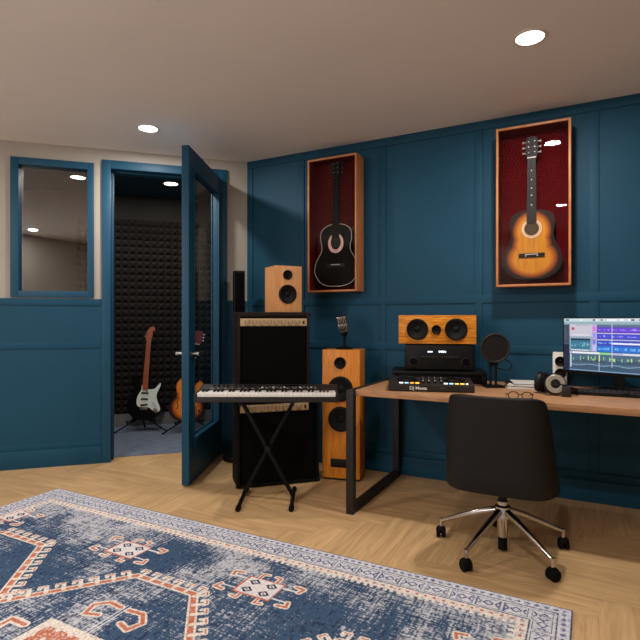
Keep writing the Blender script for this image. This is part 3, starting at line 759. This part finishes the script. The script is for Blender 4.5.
b = B(); pts = spline([(.03, -.04, .07), (.085, -.04, .05), (.125, .02, .03), (.105, .075, .02), (.03, .11, .02), (-.04, .11, .04), (-.078, .065, .066)], 8, False)
b.tube(pts, .0085, 10); b.done('headband', 'black', t)
b = B(); b.box(.055, .10, -.075, -.03, .0, .055, .006); b.done('yoke', 'plastic_brown', t)

# pop filter
t = thing('pop_filter', 'round dark mesh pop filter with microphone on a black desk stand', 'pop filter', (-.527, 3.296, .7352), 27)
b = B(); b.box(-.058, .058, -.045, .045, 0, .012, .004); b.done('stand_base', 'black_metal', t)
b = B(); b.cyl((-.018, 0, .01), (-.018, 0, .17), .0075); b.cyl((.018, .01, .01), (.018, .01, .16), .0075); b.box(-.026, .026, -.008, .018, .13, .15, .003); b.done('upright', 'black', t)
b = B(); b.tube([(.084*math.cos(a), -.028, .242+.084*math.sin(a)) for a in np.linspace(0, 2*math.pi, 48, endpoint=False)], .0075, 12, True); b.done('hoop', 'desk_steel', t)
b = B(); b.lathe([(0, -.003), (.078, -.003), (.078, .003), (0, .003)], (0, -.028, .242), (0, -1, 0), 40); b.done('mesh_screen', 'leather', t)
b = B(); b.tube(spline([(.05, -.028, .176), (.085, -.01, .165), (.12, .02, .13), (.10, .05, .10), (.02, .01, .12)], 6, False), .003, 8); b.done('gooseneck', 'black_metal', t)
b = B(); b.cyl((0, .03, .16), (0, .03, .21), .019); b.lathe([(0, .29), (.014, .285), (.022, .27), (.022, .212), (0, .212)], (0, .03, 0)); b.done('microphone', 'black', t)

# ------------------------------------------------------------------ office chair
t = thing('office_chair', 'dark leather swivel chair with five chrome legs facing the desk', 'chair', (-.385, 2.68, 0), 0)
def shell(name, hwf, yf, z0, z1, curl, th, parent, mt, nx=24, nz=20):
    bm = bmesh.new(); F = []; K = []
    for j in range(nz+1):
        q = j/nz; rowF = []; rowK = []
        z = z0+(z1-z0)*q
        for i in range(nx+1):
            s = -1+2*i/nx; hwid = hwf(q)
            # rounded corners at top
            x = hwid*math.sin(s*1.25)/math.sin(1.25)
            y = yf(q)+curl(q)*(1-math.cos(abs(s)**2.2*1.25))
            zz = z-.02*(abs(s)**6)*(q**4)*1.5 - .012*(1-s*s)*(q**6)
            if q < .2: zz += .0
            rowF.append(bm.verts.new((x, y, zz)))
            rowK.append(bm.verts.new((x*(1-th/hwid), y+th, zz)))
        F.append(rowF); K.append(rowK)
    for j in range(nz):
        for i in range(nx):
            bm.faces.new((F[j][i], F[j][i+1], F[j+1][i+1], F[j+1][i])); bm.faces.new((K[j][i+1], K[j][i], K[j+1][i], K[j+1][i+1]))
        bm.faces.new((F[j][0], F[j+1][0], K[j+1][0], K[j][0])); bm.faces.new((F[j][nx], K[j][nx], K[j+1][nx], F[j+1][nx]))
    for i in range(nx):
        bm.faces.new((F[0][i], K[0][i], K[0][i+1], F[0][i+1])); bm.faces.new((F[nz][i], F[nz][i+1], K[nz][i+1], K[nz][i]))
    b = B(); b.bm.free(); b.bm = bm
    o = b.done(name, mt, parent, ang=60)
    md = o.modifiers.new('bev', 'BEVEL'); md.width = .008; md.segments = 3; md.limit_method = 'ANGLE'; md.angle_limit = R_(50)
    return o
shell('backrest', lambda q: .268-.044*q-.010*(q**8), lambda q: -.235-.055*q+.10*max(0, .14-q), .338, .814, lambda q: .27-.15*q, .032, t, 'leather')
b = B(); b.box(-.225, .225, -.20, .26, .405, .475, .03); b.done('seat', 'leather', t)
b = B(); b.box(-.08, .08, -.07, .09, .345, .406, .004); b.cyl((0, 0, .24), (0, 0, .346), .021); b.done('tilt_mechanism', 'black', t)
b = B(); b.cyl((0, 0, .075), (0, 0, .25), .026); b.lathe([(.028, .165), (.038, .17), (.038, .225), (.028, .232)], (0, 0, 0)); b.done('gas_cylinder', 'chrome', t)
b = B(); b.cyl((0, 0, .012), (0, 0, .076), .022); lab(b.done('cylinder_tip', 'rubber', t), 'black lower tube')
for k in range(5):
    a = R_(176-72*k); dx, dy = math.cos(a), math.sin(a)
    b = B(); rad = .315
    b.tube([(dx*.02, dy*.02, .205), (dx*.10, dy*.10, .180), (dx*.2, dy*.2, .139), (dx*rad, dy*rad, .088)], [.019, .0165, .014, .010], 12)
    b.cyl((dx*(rad-.002), dy*(rad-.002), .052), (dx*(rad-.002), dy*(rad-.002), .1), .009, n=14); lg = b.done('leg', 'chrome', t, ang=60)
    ca_ = R_((20, 70, 200, 130, 40)[k]); ux, uy = math.cos(ca_), math.sin(ca_)
    b = B(); cx_, cy_ = dx*rad, dy*rad
    for s_ in (-1, 1): b.lathe([(0, -.009), (.022, -.009), (.0275, -.005), (.0275, .005), (.022, .009), (0, .009)], (cx_+ux*s_*.014, cy_+uy*s_*.014, .0278), (ux, uy, 0), 28)
    b.cyl((cx_-ux*.02, cy_-uy*.02, .028), (cx_+ux*.02, cy_+uy*.02, .028), .010); b.lathe([(.006, .03), (.026, .036), (.024, .05), (.010, .060), (0, .060)], (cx_, cy_, 0)); lab(b.done('caster', 'rubber', lg), 'black twin-wheel caster')

# ------------------------------------------------------------------ piano keyboard and stand
KX, KY, KA = -1.821, 2.742, 27.8
t = thing('digital_piano', 'black 61-key digital keyboard resting on the crossed stand', 'keyboard', (KX, KY, .642), KA)
b = B(); hl = .445
b.box(-hl, hl, -.125, .135, 0, .028, .004)
b.box(-hl, hl, -.125, -.113, .02, .034, .003)                     # front lip
b.prism([(.01, .02), (.01, .054), (.03, .062), (.128, .082), (.135, .076), (.135, .02)], -hl, hl, 'yz')
for s_ in (-1, 1): b.prism([(-.125, 0), (-.125, .052), (.01, .058), (.03, .064), (.13, .084), (.136, .07), (.136, 0)], s_*hl, s_*(hl-.014), 'yz')
b.done('housing', 'plastic_brown', t)
x0k = -hl+.016; kw = (2*hl-.032)/36
for i in range(36):
    b = B(); b.box(x0k+i*kw+.0005, x0k+(i+1)*kw-.0005, -.112, .012, .022, .056, .0012); b.done('white_key', 'keywhite', t)
for i in range(35):
    if i % 7 in (0, 1, 3, 4, 5):
        x = x0k+(i+1)*kw; b = B(); b.box(x-.0062, x+.0062, -.06, .012, .045, .066, .0018); b.done('black_key', 'keyblack', t)
def ptop(y): return .062+(y-.03)*.204
for i in range(9):
    x = -.36+i*.03+(.02 if i > 3 else 0); k = B(); k.cyl((x, .085, ptop(.085)-.002), (x, .085, ptop(.085)+.012), .007, .006, 14); k.done('knob', 'black', t)
for i in range(14):
    x = -.05+i*.024+(.03 if i > 6 else 0); k = B(); k.box(x, x+.013, .06, .068, ptop(.06)-.001, ptop(.06)+.004); k.done('button', 'dimlabel' if i % 3 else 'letter', t)
b = B(); b.box(.10, .19, .085, .115, ptop(.085)-.003, ptop(.115)+.001); b.done('display', 'black_gloss', t)
b = B()
for i in range(16): x = -.38+i*.045; b.box(x, x+.014, .045, .048, ptop(.047)-.001, ptop(.047)+.0006); b.done('button_label', 'letter', t); b = B()
b.bm.free()
t = thing('keyboard_stand', 'black X-frame keyboard stand under the digital keyboard', 'stand', (KX, KY, 0), KA)
for s_, yo in ((-1, -.018), (1, .018)):
    b = B(); b.box(-.011, .011, -.0125, .0125, 0, .70, .003)
    o = b.done('cross_arm', 'black_metal', t); L_ = math.hypot(.32, .59); o.scale = (1, 1, L_/.70); o.location = (-s_*.16, yo, .032); o.rotation_euler = (0, s_*math.atan2(.32, .59), 0)
    b = B(); b.tube([(s_*.16, -.20, .022), (s_*.16, .155, .022)], .0125, 12)
    ft = b.done('foot_bar', 'black_metal', t)
    for y in (-.20, .145):
        b = B(); b.cyl((s_*.16, y-.012, .017), (s_*.16, y+.022, .017), .0165); b.done('rubber_end', 'rubber', ft)
    b = B(); b.tube([(s_*.16, -.12, .6285), (s_*.16, .12, .6285)], .0125, 12); b.done('support_bar', 'black_metal', t)
b = B(); b.cyl((0, -.038, .332), (0, .038, .332), .018); b.done('pivot', 'black', t)

# ------------------------------------------------------------------ amplifiers
def amp(label, width, depth, z, height, pw, loc):
    t = thing('guitar_amplifier', label, 'amplifier', (loc[0], loc[1], z), 45, 'stacked guitar amplifiers')
    zz = .006
    b = B(); e = .02
    b.box(0, e, 0, depth, zz, height, .004); b.box(width-e, width, 0, depth, zz, height, .004); b.box(e-.002, width-e+.002, 0, depth, zz, zz+e, .003)
    b.box(e-.002, width-e+.002, 0, depth, height-.03, height, .003); b.box(e-.002, width-e+.002, .03, depth, zz+.01, height-.01)
    b.done('cabinet', 'tolexbrown' if z > .1 else 'tolex', t)
    b = B(); b.box(e, width-e, .012, .032, zz+e, height-.108, .002); b.done('grille_cloth', 'grille', t)
    b = B(); b.box(.018, .018+pw, .002, .032, height-.096, height-.044, .002); b.done('control_panel', 'panel', t)
    for i in range(8):
        x = .018+.05+i*(pw-.12)/7
        k = B(); k.cyl((x, .002, height-.068), (x, -.012, height-.068), .0115, .009, 16); ko = k.done('knob', 'panel', t)
        k = B(); k.box(x-.001, x+.001, -.0135, -.0115, height-.068, height-.059); k.box(x-.013, x+.013, -.0002, .0022, height-.092, height-.089); k.box(x-.017, x-.015, -.0002, .0022, height-.08, height-.056); k.box(x+.015, x+.017, -.0002, .0022, height-.08, height-.056); k.done('dial_marks', 'ink', ko)
    k = B(); k.box(pw-.012, pw-.001, -.004, .003, height-.082, height-.06, .001); k.done('power_switch', 'black', t)
    for x in (.03, width-.03):
        for y in (.04, depth-.04): k = B(); k.cyl((x, y, 0), (x, y, zz+.001), .018, .02, 16); k.done('foot', 'rubber', t)
    for x in (0, width):
        for zc in (zz+.012, height-.012): k = B(); k.sph((x, .006, zc), .012, (1, .8, 1), 12); k.done('corner_protector', 'black', t)
    return t
amp('wide dark guitar amplifier standing on the floor, lower of the stack', .58, .25, 0, .612, .485, (-2.113, 2.806))
amp('dark guitar amplifier stacked on top, carrying the pale bookshelf speaker', .51, .25, .6125, .592, .472, (-2.116, 2.812))

# slim column speaker in the corner
t = thing('column_speaker', 'slim black column speaker on a round base in the corner behind the amplifiers', 'speaker', (-2.572, 3.437, 0), 45)
b = B(); b.lathe([(0, 0), (.13, 0), (.13, .03), (.12, .04), (0, .04)], (0, 0, 0), n=40); b.done('base', 'black', t)
b = B(); b.box(-.045, .045, -.045, .045, .038, 1.555, .006); b.done('column', 'black', t)
b = B(); b.box(-.038, .038, -.049, -.044, .45, 1.54, .002); b.done('grille', 'grille', t)

# vintage microphone on the tower
t = thing('vintage_microphone', 'small chrome vintage microphone on a black stand on top of the tower speaker', 'microphone', (-1.600, 3.42, .9363), 20)
b = B(); b.lathe([(0, 0), (.066, 0), (.066, .006), (.05, .014), (.015, .022), (0, .022)], (0, 0, 0), n=36); b.done('base', 'black_metal', t)
b = B(); b.cyl((0, 0, .02), (0, 0, .10), .009); b.lathe([(.012, .09), (.02, .10), (.024, .13), (.012, .135)], (0, 0, 0)); b.done('stem', 'black_metal', t)
rm = Matrix.Translation((0, 0, .128)) @ Matrix.Scale(1.12, 4) @ Matrix.Rotation(R_(-10), 4, 'Y') @ Matrix.Rotation(R_(12), 4, 'X')
b = B(); b.M = rm; b.box(-.031, .031, -.024, .024, 0, .105, .014); hd = b.done('head', 'steel', t)
b = B(); b.M = rm
for x in (-.022, -.011, 0, .011, .022): b.box(x-.0022, x+.0022, -.028, .0, .008, .100, .002)
b.box(-.033, .033, -.028, .026, .046, .056, .003); b.box(-.033, .033, -.026, .026, .098, .107, .003); b.done('grille_bars', 'chrome', hd)
b = B(); b.M = rm; b.box(-.026, .026, -.0245, -.02, .012, .092); b.done('grille_cloth', 'rubber', hd)

# ------------------------------------------------------------------ guitar display cases
def case(x0, x1, z0, z1, label):
    t = thing('display_case', label, 'display case', (x0, WB-.012, z0), 0)
    w_ = x1-x0; h_ = z1-z0; d_ = .142; f_ = .014
    b = B()
    for a, c, e, g in ((0, f_, 0, h_), (w_-f_, w_, 0, h_), (f_-.001, w_-f_+.001, 0, f_), (f_-.001, w_-f_+.001, h_-f_, h_)): b.box(a, c, -d_, -.0005, e, g, .0015)
    b.done('frame', 'case', t)
    b = B(); b.box(f_-.001, w_-f_+.001, -.012, -.001, f_-.001, h_-f_+.001)
    for a, c, e, g in ((f_-.001, f_+.003, f_, h_-f_), (w_-f_-.003, w_-f_+.001, f_, h_-f_), (f_, w_-f_, f_-.001, f_+.003), (f_, w_-f_, h_-f_-.003, h_-f_+.001)): b.box(a, c, -d_+.010, -.002, e, g)
    lab(b.done('backing', 'velvet', t), 'deep red velvet lining')
    b = B(); b.box(f_-.001, w_-f_+.001, -d_+.006, -d_+.009, f_-.001, h_-f_+.001); gp = b.done('glass_pane', 'caseglass', t)
    b = B(); b.box(w_/2-.015, w_/2+.015, -.045, -.011, h_-.155, h_-.135, .003); b.tube([(w_/2-.028, -.06, h_-.145), (w_/2-.028, -.04, h_-.145), (w_/2+.028, -.04, h_-.145), (w_/2+.028, -.06, h_-.145)], .004, 8); b.done('guitar_hook', 'black_metal', t)
    return t
case(-1.965, -1.545, 1.367, 2.404, 'shallow wooden wall case with red lining holding the black guitar')
case(-.546, -.103, 1.367, 2.402, 'shallow wooden wall case with red lining holding the sunburst guitar')

def acoustic(label, loc, BLn, prof, hole_z, nut_z, top_z, body, neck_m, side_m, headm, pegm, kind):
    """classical or western guitar hung upright, front to local -y, origin at bottom of the body back"""
    t = thing('acoustic_guitar', label, 'guitar', loc, 0)
    right = spline([(w_, z) for z, w_ in prof], 6, False)
    outl = [(x, z) for x, z in right]+[(-x, z) for x, z in right[::-1][1:-1]]
    dp = .075
    b = B(); b.prism(outl, -dp, 0, 'xz'); b.mi = 0
    bo = b.done('body', side_m, t)
    inn = [(x*.985, BLn/2+(z-BLn/2)*.99) for x, z in outl]
    b = B(); b.prism(inn, -dp-.0025, -dp+.001, 'xz'); tp = b.done('soundboard', body, t)
    yf = -dp-.003
    if kind == 'black':
        b = B(); b.tube([(x, -dp-.001, z) for x, z in outl], .0022, 6, True); lab(b.done('binding', 'pearl', t), 'thin pale binding')
        a0, a1 = R_(118), R_(422)
        pts = [(.062*math.cos(a), yf-.001, hole_z+.070*math.sin(a)) for a in np.linspace(a0, a1, 30)]
        b = B(); n = len(pts); oo = []; ii = []
        for k, a in enumerate(np.linspace(a0, a1, 30)):
            q = abs(k/(n-1)-.5)*2; wd = .027*(1-.45*q**2)
            oo.append(((.066)*math.cos(a), hole_z+.076*math.sin(a))); ii.append(((.066-wd)*math.cos(a), hole_z+(.076-wd)*math.sin(a)))
        b.prism(oo+ii[::-1], yf-.002, yf+.001, 'xz'); lab(b.done('rosette', 'pink', t), 'pale pink horseshoe rosette')
        b = B(); b.box(-.022, .022, yf-.004, yf, hole_z+.035, hole_z+.04, .001); b.done('pickup', 'steel', t)
    else:
        b = B(); b.ring(circ(0, hole_z, .060), circ(0, hole_z, .054), yf-.0005, yf+.001); b.ring(circ(0, hole_z, .050), circ(0, hole_z, .0465), yf-.0005, yf+.001); b.done('rosette', 'pearl', t)
    b = B(); b.lathe([(0, 0), (.043, 0), (.043, .0012), (0, .0012)], (0, yf+.001, hole_z), (0, -1, 0), 36); b.done('sound_hole', 'black' if kind == 'black' else M['holebrown'], t)
    bz = hole_z-.172
    b = B(); b.box(-.078, .078, yf-.008, yf+.001, bz-.014, bz+.014, .003); br = b.done('bridge', 'black', t)
    b = B(); b.box(-.038, .038, yf-.010, yf-.007, bz+.004, bz+.008); b.done('saddle', 'pearl', br)
    if kind != 'black':
        for x in (-.035, .035): k = B(); k.sph((x, yf-.009, bz-.004), .0045, n=10); k.done('bridge_dot', 'pearl', br)
    zn = BLn-.12 if kind == 'black' else hole_z+.030
    b = B(); b.prism([(-.030, hole_z+.036), (.030, hole_z+.036), (.025, nut_z), (-.025, nut_z)], yf-.007, yf, 'xz'); fb = b.done('fingerboard', neck_m, t)
    b = B(); b.prism([(-.028, BLn-.01), (.028, BLn-.01), (.024, nut_z), (-.024, nut_z)], yf, yf+.018, 'xz'); b.done('neck', headm, t)
    sc = nut_z-bz
    for n_ in range(1, 19):
        z = nut_z-sc*(1-2**(-n_/12))
        if z < hole_z+.045: break
        k = B(); k.box(-.0245, .0245, yf-.008, yf-.0065, z-.0008, z+.0008); k.done('fret', 'black_metal', fb)
    if kind != 'black':
        for n_ in (3, 5, 7, 9, 12):
            z = nut_z-sc*(1-2**(-(n_-.5)/12)); k = B(); k.cyl((0, yf-.0085, z), (0, yf-.006, z), .004, n=12); k.done('inlay_dot', 'pearl', fb)
    b = B(); b.box(-.026, .026, yf-.010, yf, nut_z-.003, nut_z+.003); b.done('nut', 'pearl' if kind != 'black' else 'rubber', t)
    hh = top_z-nut_z
    b = B(); b.prism([(-.027, nut_z), (.027, nut_z), (.037, nut_z+.03), (.034, top_z-.01), (.012, top_z), (-.012, top_z), (-.034, top_z-.01), (-.037, nut_z+.03)], yf+.002, yf+.017, 'xz'); hd = b.done('headstock', headm, t)
    for s_ in (-1, 1):
        for q in range(3):
            z = nut_z+.035+q*.035
            k = B(); k.cyl((s_*.033, yf+.01, z), (s_*.048, yf+.01, z), .003, n=10); k.sph((s_*.052, yf+.01, z), .009, (.7, .6, 1), 10); k.done('tuning_peg', pegm, hd)
            k = B(); k.cyl((s_*.018, yf+.004, z), (s_*.018, yf-.008, z), .0032, n=10); k.done('string_post', 'steel', hd)
    b = B()
    for q in range(6):
        x = -.020+q*.008
        b.tube([(x*1.25, yf-.010, bz), (x, yf-.011, nut_z)], .00035, 4)
    b.done('strings', 'dimlabel' if kind != 'black' else 'rubber', t)
    return t
M['holebrown'] = mat('sound_hole_interior', (70, 52, 26), .8)
profA = [(0, 0), (.002, .06), (.03, .135), (.11, .185), (.19, .172), (.265, .128), (.31, .121), (.37, .133), (.43, .125), (.465, .085), (.478, .04), (.479, 0)]
acoustic('black acoustic guitar with pale binding and horseshoe rosette inside the left wall case', (-1.740, WB-.03, 1.412), .479, profA, .332, .845, .965, 'lacquer', 'lacquer', 'lacquer', 'lacquer', 'desk_steel', 'black')
SB = sunburst('sunburst_top', [(0, .135, .165, .135), (0, .31, .125, .14), (0, .22, .125, .12)], (214, 138, 36), (168, 84, 20), (34, 14, 9), .66, .96)
profB = [(0, 0), (.002, .055), (.028, .13), (.10, .178), (.175, .168), (.25, .136), (.30, .129), (.36, .138), (.41, .125), (.44, .08), (.448, .04), (.449, 0)]
acoustic('sunburst acoustic guitar inside the right wall case above the pop filter', (-.333, WB-.03, 1.413), .449, profB, .327, .785, .922, SB, 'rosewood', 'rosewood', 'rosewood', 'headgrey', 'classic')

# ------------------------------------------------------------------ electric guitars on stands in the booth
def gstand(label, loc, rz):
    t = thing('guitar_stand', label, 'guitar stand', (*loc, 0), rz)
    b = B(); b.tube([(0, .02, .13), (0, .02, .42)], .009, 10); b.done('upright', 'black_metal', t)
    for x, y in ((-.25, -.09), (.25, -.09), (.0, .16)):
        b = B(); b.tube([(0, .02, .15), (x*.5, .02+(y-.02)*.5, .085), (x, y, .012)], .007, 10); lg = b.done('leg', 'black_metal', t)
        b = B(); b.sph((x, y, .014), .012, (1.3, 1, .8), 12); b.done('rubber_foot', 'rubber', lg)
    for s_ in (-1, 1):
        b = B(); b.tube([(0, .02, .15), (s_*.08, .01, .12), (s_*.13, 0, .10), (s_*.135, -.075, .10), (s_*.14, -.085, .13)], .0075, 10); b.done('yoke_arm', 'black_metal', t)
    b = B(); b.tube([(-.05, -.03, .42), (-.05, .02, .40), (.05, .02, .40), (.05, -.03, .42)], .007, 10); b.done('back_rest', 'rubber', t)
    return t
def strat(label, loc, rz, tilt):
    t = thing('electric_guitar', label, 'guitar', loc, rot=(R_(-7), R_(tilt), R_(rz)))
    s = .01035
    def px(P): return [((x-143)*s, (421-y)*s) for x, y in P]
    outl = spline(px([(143, 421), (135, 419.5), (128.5, 413), (127.5, 404), (131.5, 396), (132, 389), (129.5, 381), (131, 376.5), (135, 378), (138.5, 385), (143, 388.5), (149, 388.5), (154, 384.5), (158.5, 381), (160.5, 383), (159, 389), (156.5, 395), (157.5, 401), (160.5, 408), (159, 415), (152, 420)]), 5)
    b = B(); b.prism(outl, -.042, 0, 'xz'); o = b.done('body', 'black_gloss', t, ang=50)
    pg = spline(px([(140, 386.5), (139.8, 391), (136.6, 398), (136.2, 404.5), (138.5, 408), (143, 408.5), (148, 408.5), (153, 412), (157.5, 412.5), (159, 409), (156, 402), (154.8, 395), (157.8, 387), (157.5, 383.8), (155.5, 386), (152.5, 389.5), (148, 390.5), (142.5, 389.8)]), 4)
    b = B(); b.prism(pg, -.0445, -.0415, 'xz'); p_ = b.done('pickguard', 'mint', t)
    for z, r_ in ((.295, 0), (.235, 0), (.175, -8)):
        b = B(); b.box(-.036, .036, -.050, -.044, -.008, .008, .004); k = b.done('pickup', 'black', t, (.004, 0, z-.02), (0, R_(r_), 0))
    b = B(); b.box(-.036, .04, -.052, -.041, .105, .135, .003); b.done('bridge', 'steel', t)
    for x, z in ((.105, .185), (.125, .155), (.14, .125)): k = B(); k.cyl((x-.01, -.044, z), (x-.01, -.056, z), .009, n=16); k.done('knob', 'white', t)
    b = B(); b.prism([(.095, .10), (.125, .075), (.15, .085), (.13, .115), (.105, .125)], -.046, -.041, 'xz'); b.done('jack_plate', 'steel', t)
    b = B(); b.prism([(-.024, .31), (.030, .31), (.024, .82), (-.018, .82)], -.056, -.036, 'xz'); nk = b.done('neck', 'maple', t)
    for n_ in range(1, 22):
        z = .82-.655*(1-2**(-n_/12)); k = B(); k.box(-.02, .026, -.0572, -.0555, z-.0008, z+.0008); k.done('fret', 'steel', nk)
    hs = spline([(-.018, .82), (-.028, .85), (-.024, .88), (-.006, .93), (.022, .965), (.048, .962), (.058, .94), (.046, .925), (.034, .91), (.038, .87), (.026, .835), (.024, .82)], 4)
    b = B(); b.prism(hs, -.050, -.037, 'xz'); hd = b.done('headstock', 'maple', t)
    for q in range(6):
        x, z = -.022+q*.008, .855+q*.018; k = B(); k.cyl((x-.008, -.043, z+.002), (x-.022, -.043, z+.010), .004, n=8); k.done('tuning_peg', 'steel', hd)
    b = B()
    for q in range(6): x = -.016+q*.0075; b.tube([(x*1.3+.003, -.053, .12), (x+.003, -.0585, .82)], .0004, 4)
    b.done('strings', 'steel', t)
    return t
gstand('black tripod stand under the black and white electric guitar in the booth', (-4.10, 3.83), 38)
strat('black electric guitar with white pickguard and brown neck standing in the booth doorway', (-4.085, 3.825, .118), 40, 3.5)
def semi(label, loc, rz, tilt):
    t = thing('electric_guitar', label, 'guitar', loc, rot=(R_(-7), R_(tilt), R_(rz)))
    outl = spline([(0, 0), (-.09, .012), (-.16, .065), (-.178, .14), (-.15, .215), (-.125, .26), (-.132, .31), (-.142, .37), (-.115, .425), (-.085, .435), (-.055, .40), (-.03, .385), (.03, .385), (.055, .40), (.085, .435), (.115, .425), (.142, .37), (.132, .31), (.125, .26), (.15, .215), (.178, .14), (.16, .065), (.09, .012)], 5)
    b = B(); b.prism(outl, -.045, 0, 'xz'); b.done('body', 'rosewood', t, ang=50)
    inn = [(x*.985, .215+(z-.215)*.99) for x, z in outl]
    b = B(); b.prism(inn, -.0475, -.044, 'xz'); b.done('top', sunburst('amber_burst', [(0, .15, .155, .135), (-.09, .35, .055, .09), (.09, .35, .055, .09), (0, .27, .125, .11)], (236, 140, 40), (196, 92, 24), (44, 14, 10), .68, 1.0), t)
    for s_ in (-1, 1):
        k = B(); k.tube(spline([(s_*.10, -.048, .12), (s_*.09, -.048, .15), (s_*.105, -.048, .19), (s_*.095, -.048, .22)], 5, False), .004, 6); k.done('sound_slot', 'black', t)
    for z in (.33, .20): b = B(); b.box(-.036, .036, -.056, -.046, z-.02, z+.02, .003); b.done('pickup', 'steel', t)
    b = B(); b.box(-.045, .045, -.056, -.047, .145, .157, .002); b.box(-.045, .045, -.056, -.047, .105, .115, .002); b.done('bridge', 'steel', t)
    for x, z in ((.09, .10), (.12, .13), (.07, .06), (.125, .075)): k = B(); k.cyl((x, -.047, z), (x, -.06, z), .010, n=16); k.done('knob', 'black', t)
    b = B(); b.prism([(-.027, .36), (.027, .36), (.021, .80), (-.021, .80)], -.062, -.040, 'xz'); nk = b.done('neck', 'rubber', t)
    for n_ in (3, 5, 7, 9, 12): z = .80-.63*(1-2**(-(n_-.5)/12)); k = B(); k.box(-.010, .010, -.0632, -.0615, z-.004, z+.004); k.done('inlay', 'pearl', nk)
    b = B(); b.box(-.022, .022, -.065, -.05, .798, .803); b.done('nut', 'pearl', nk)
    b = B(); b.prism([(-.021, .80), (.021, .80), (.040, .84), (.036, .93), (.012, .945), (0, .935), (-.012, .945), (-.036, .93), (-.040, .84)], -.056, -.042, 'xz'); hd = b.done('headstock', 'tort', t)
    for s_ in (-1, 1):
        for q in range(3): z = .845+q*.032; k = B(); k.cyl((s_*.036, -.05, z), (s_*.048, -.05, z), .003, n=8); k.sph((s_*.053, -.05, z), .009, (.8, .6, 1), 10); k.done('tuning_peg', 'pearl', hd)
    return t
gstand('black tripod stand under the amber sunburst guitar behind the door edge', (-3.64, 4.03), 38)
semi('amber sunburst electric guitar partly hidden behind the edge of the open blue door', (-3.665, 3.985, .108), 40, 9)

# ------------------------------------------------------------------ camera and view
cam = bpy.data.cameras.new('camera'); co = bpy.data.objects.new('camera', cam); C.objects.link(co)
cam.sensor_width = 36; cam.lens = 36*512/640; cam.clip_start = .05
co.location = (0, 0, 1.15); co.rotation_euler = (R_(90), 0, R_(27.8))
sc = bpy.context.scene; sc.camera = co
sc.view_settings.view_transform = 'Standard'; sc.view_settings.look = 'None'; sc.view_settings.exposure = 0; sc.view_settings.gamma = 1
sc.view_settings.use_curve_mapping = False
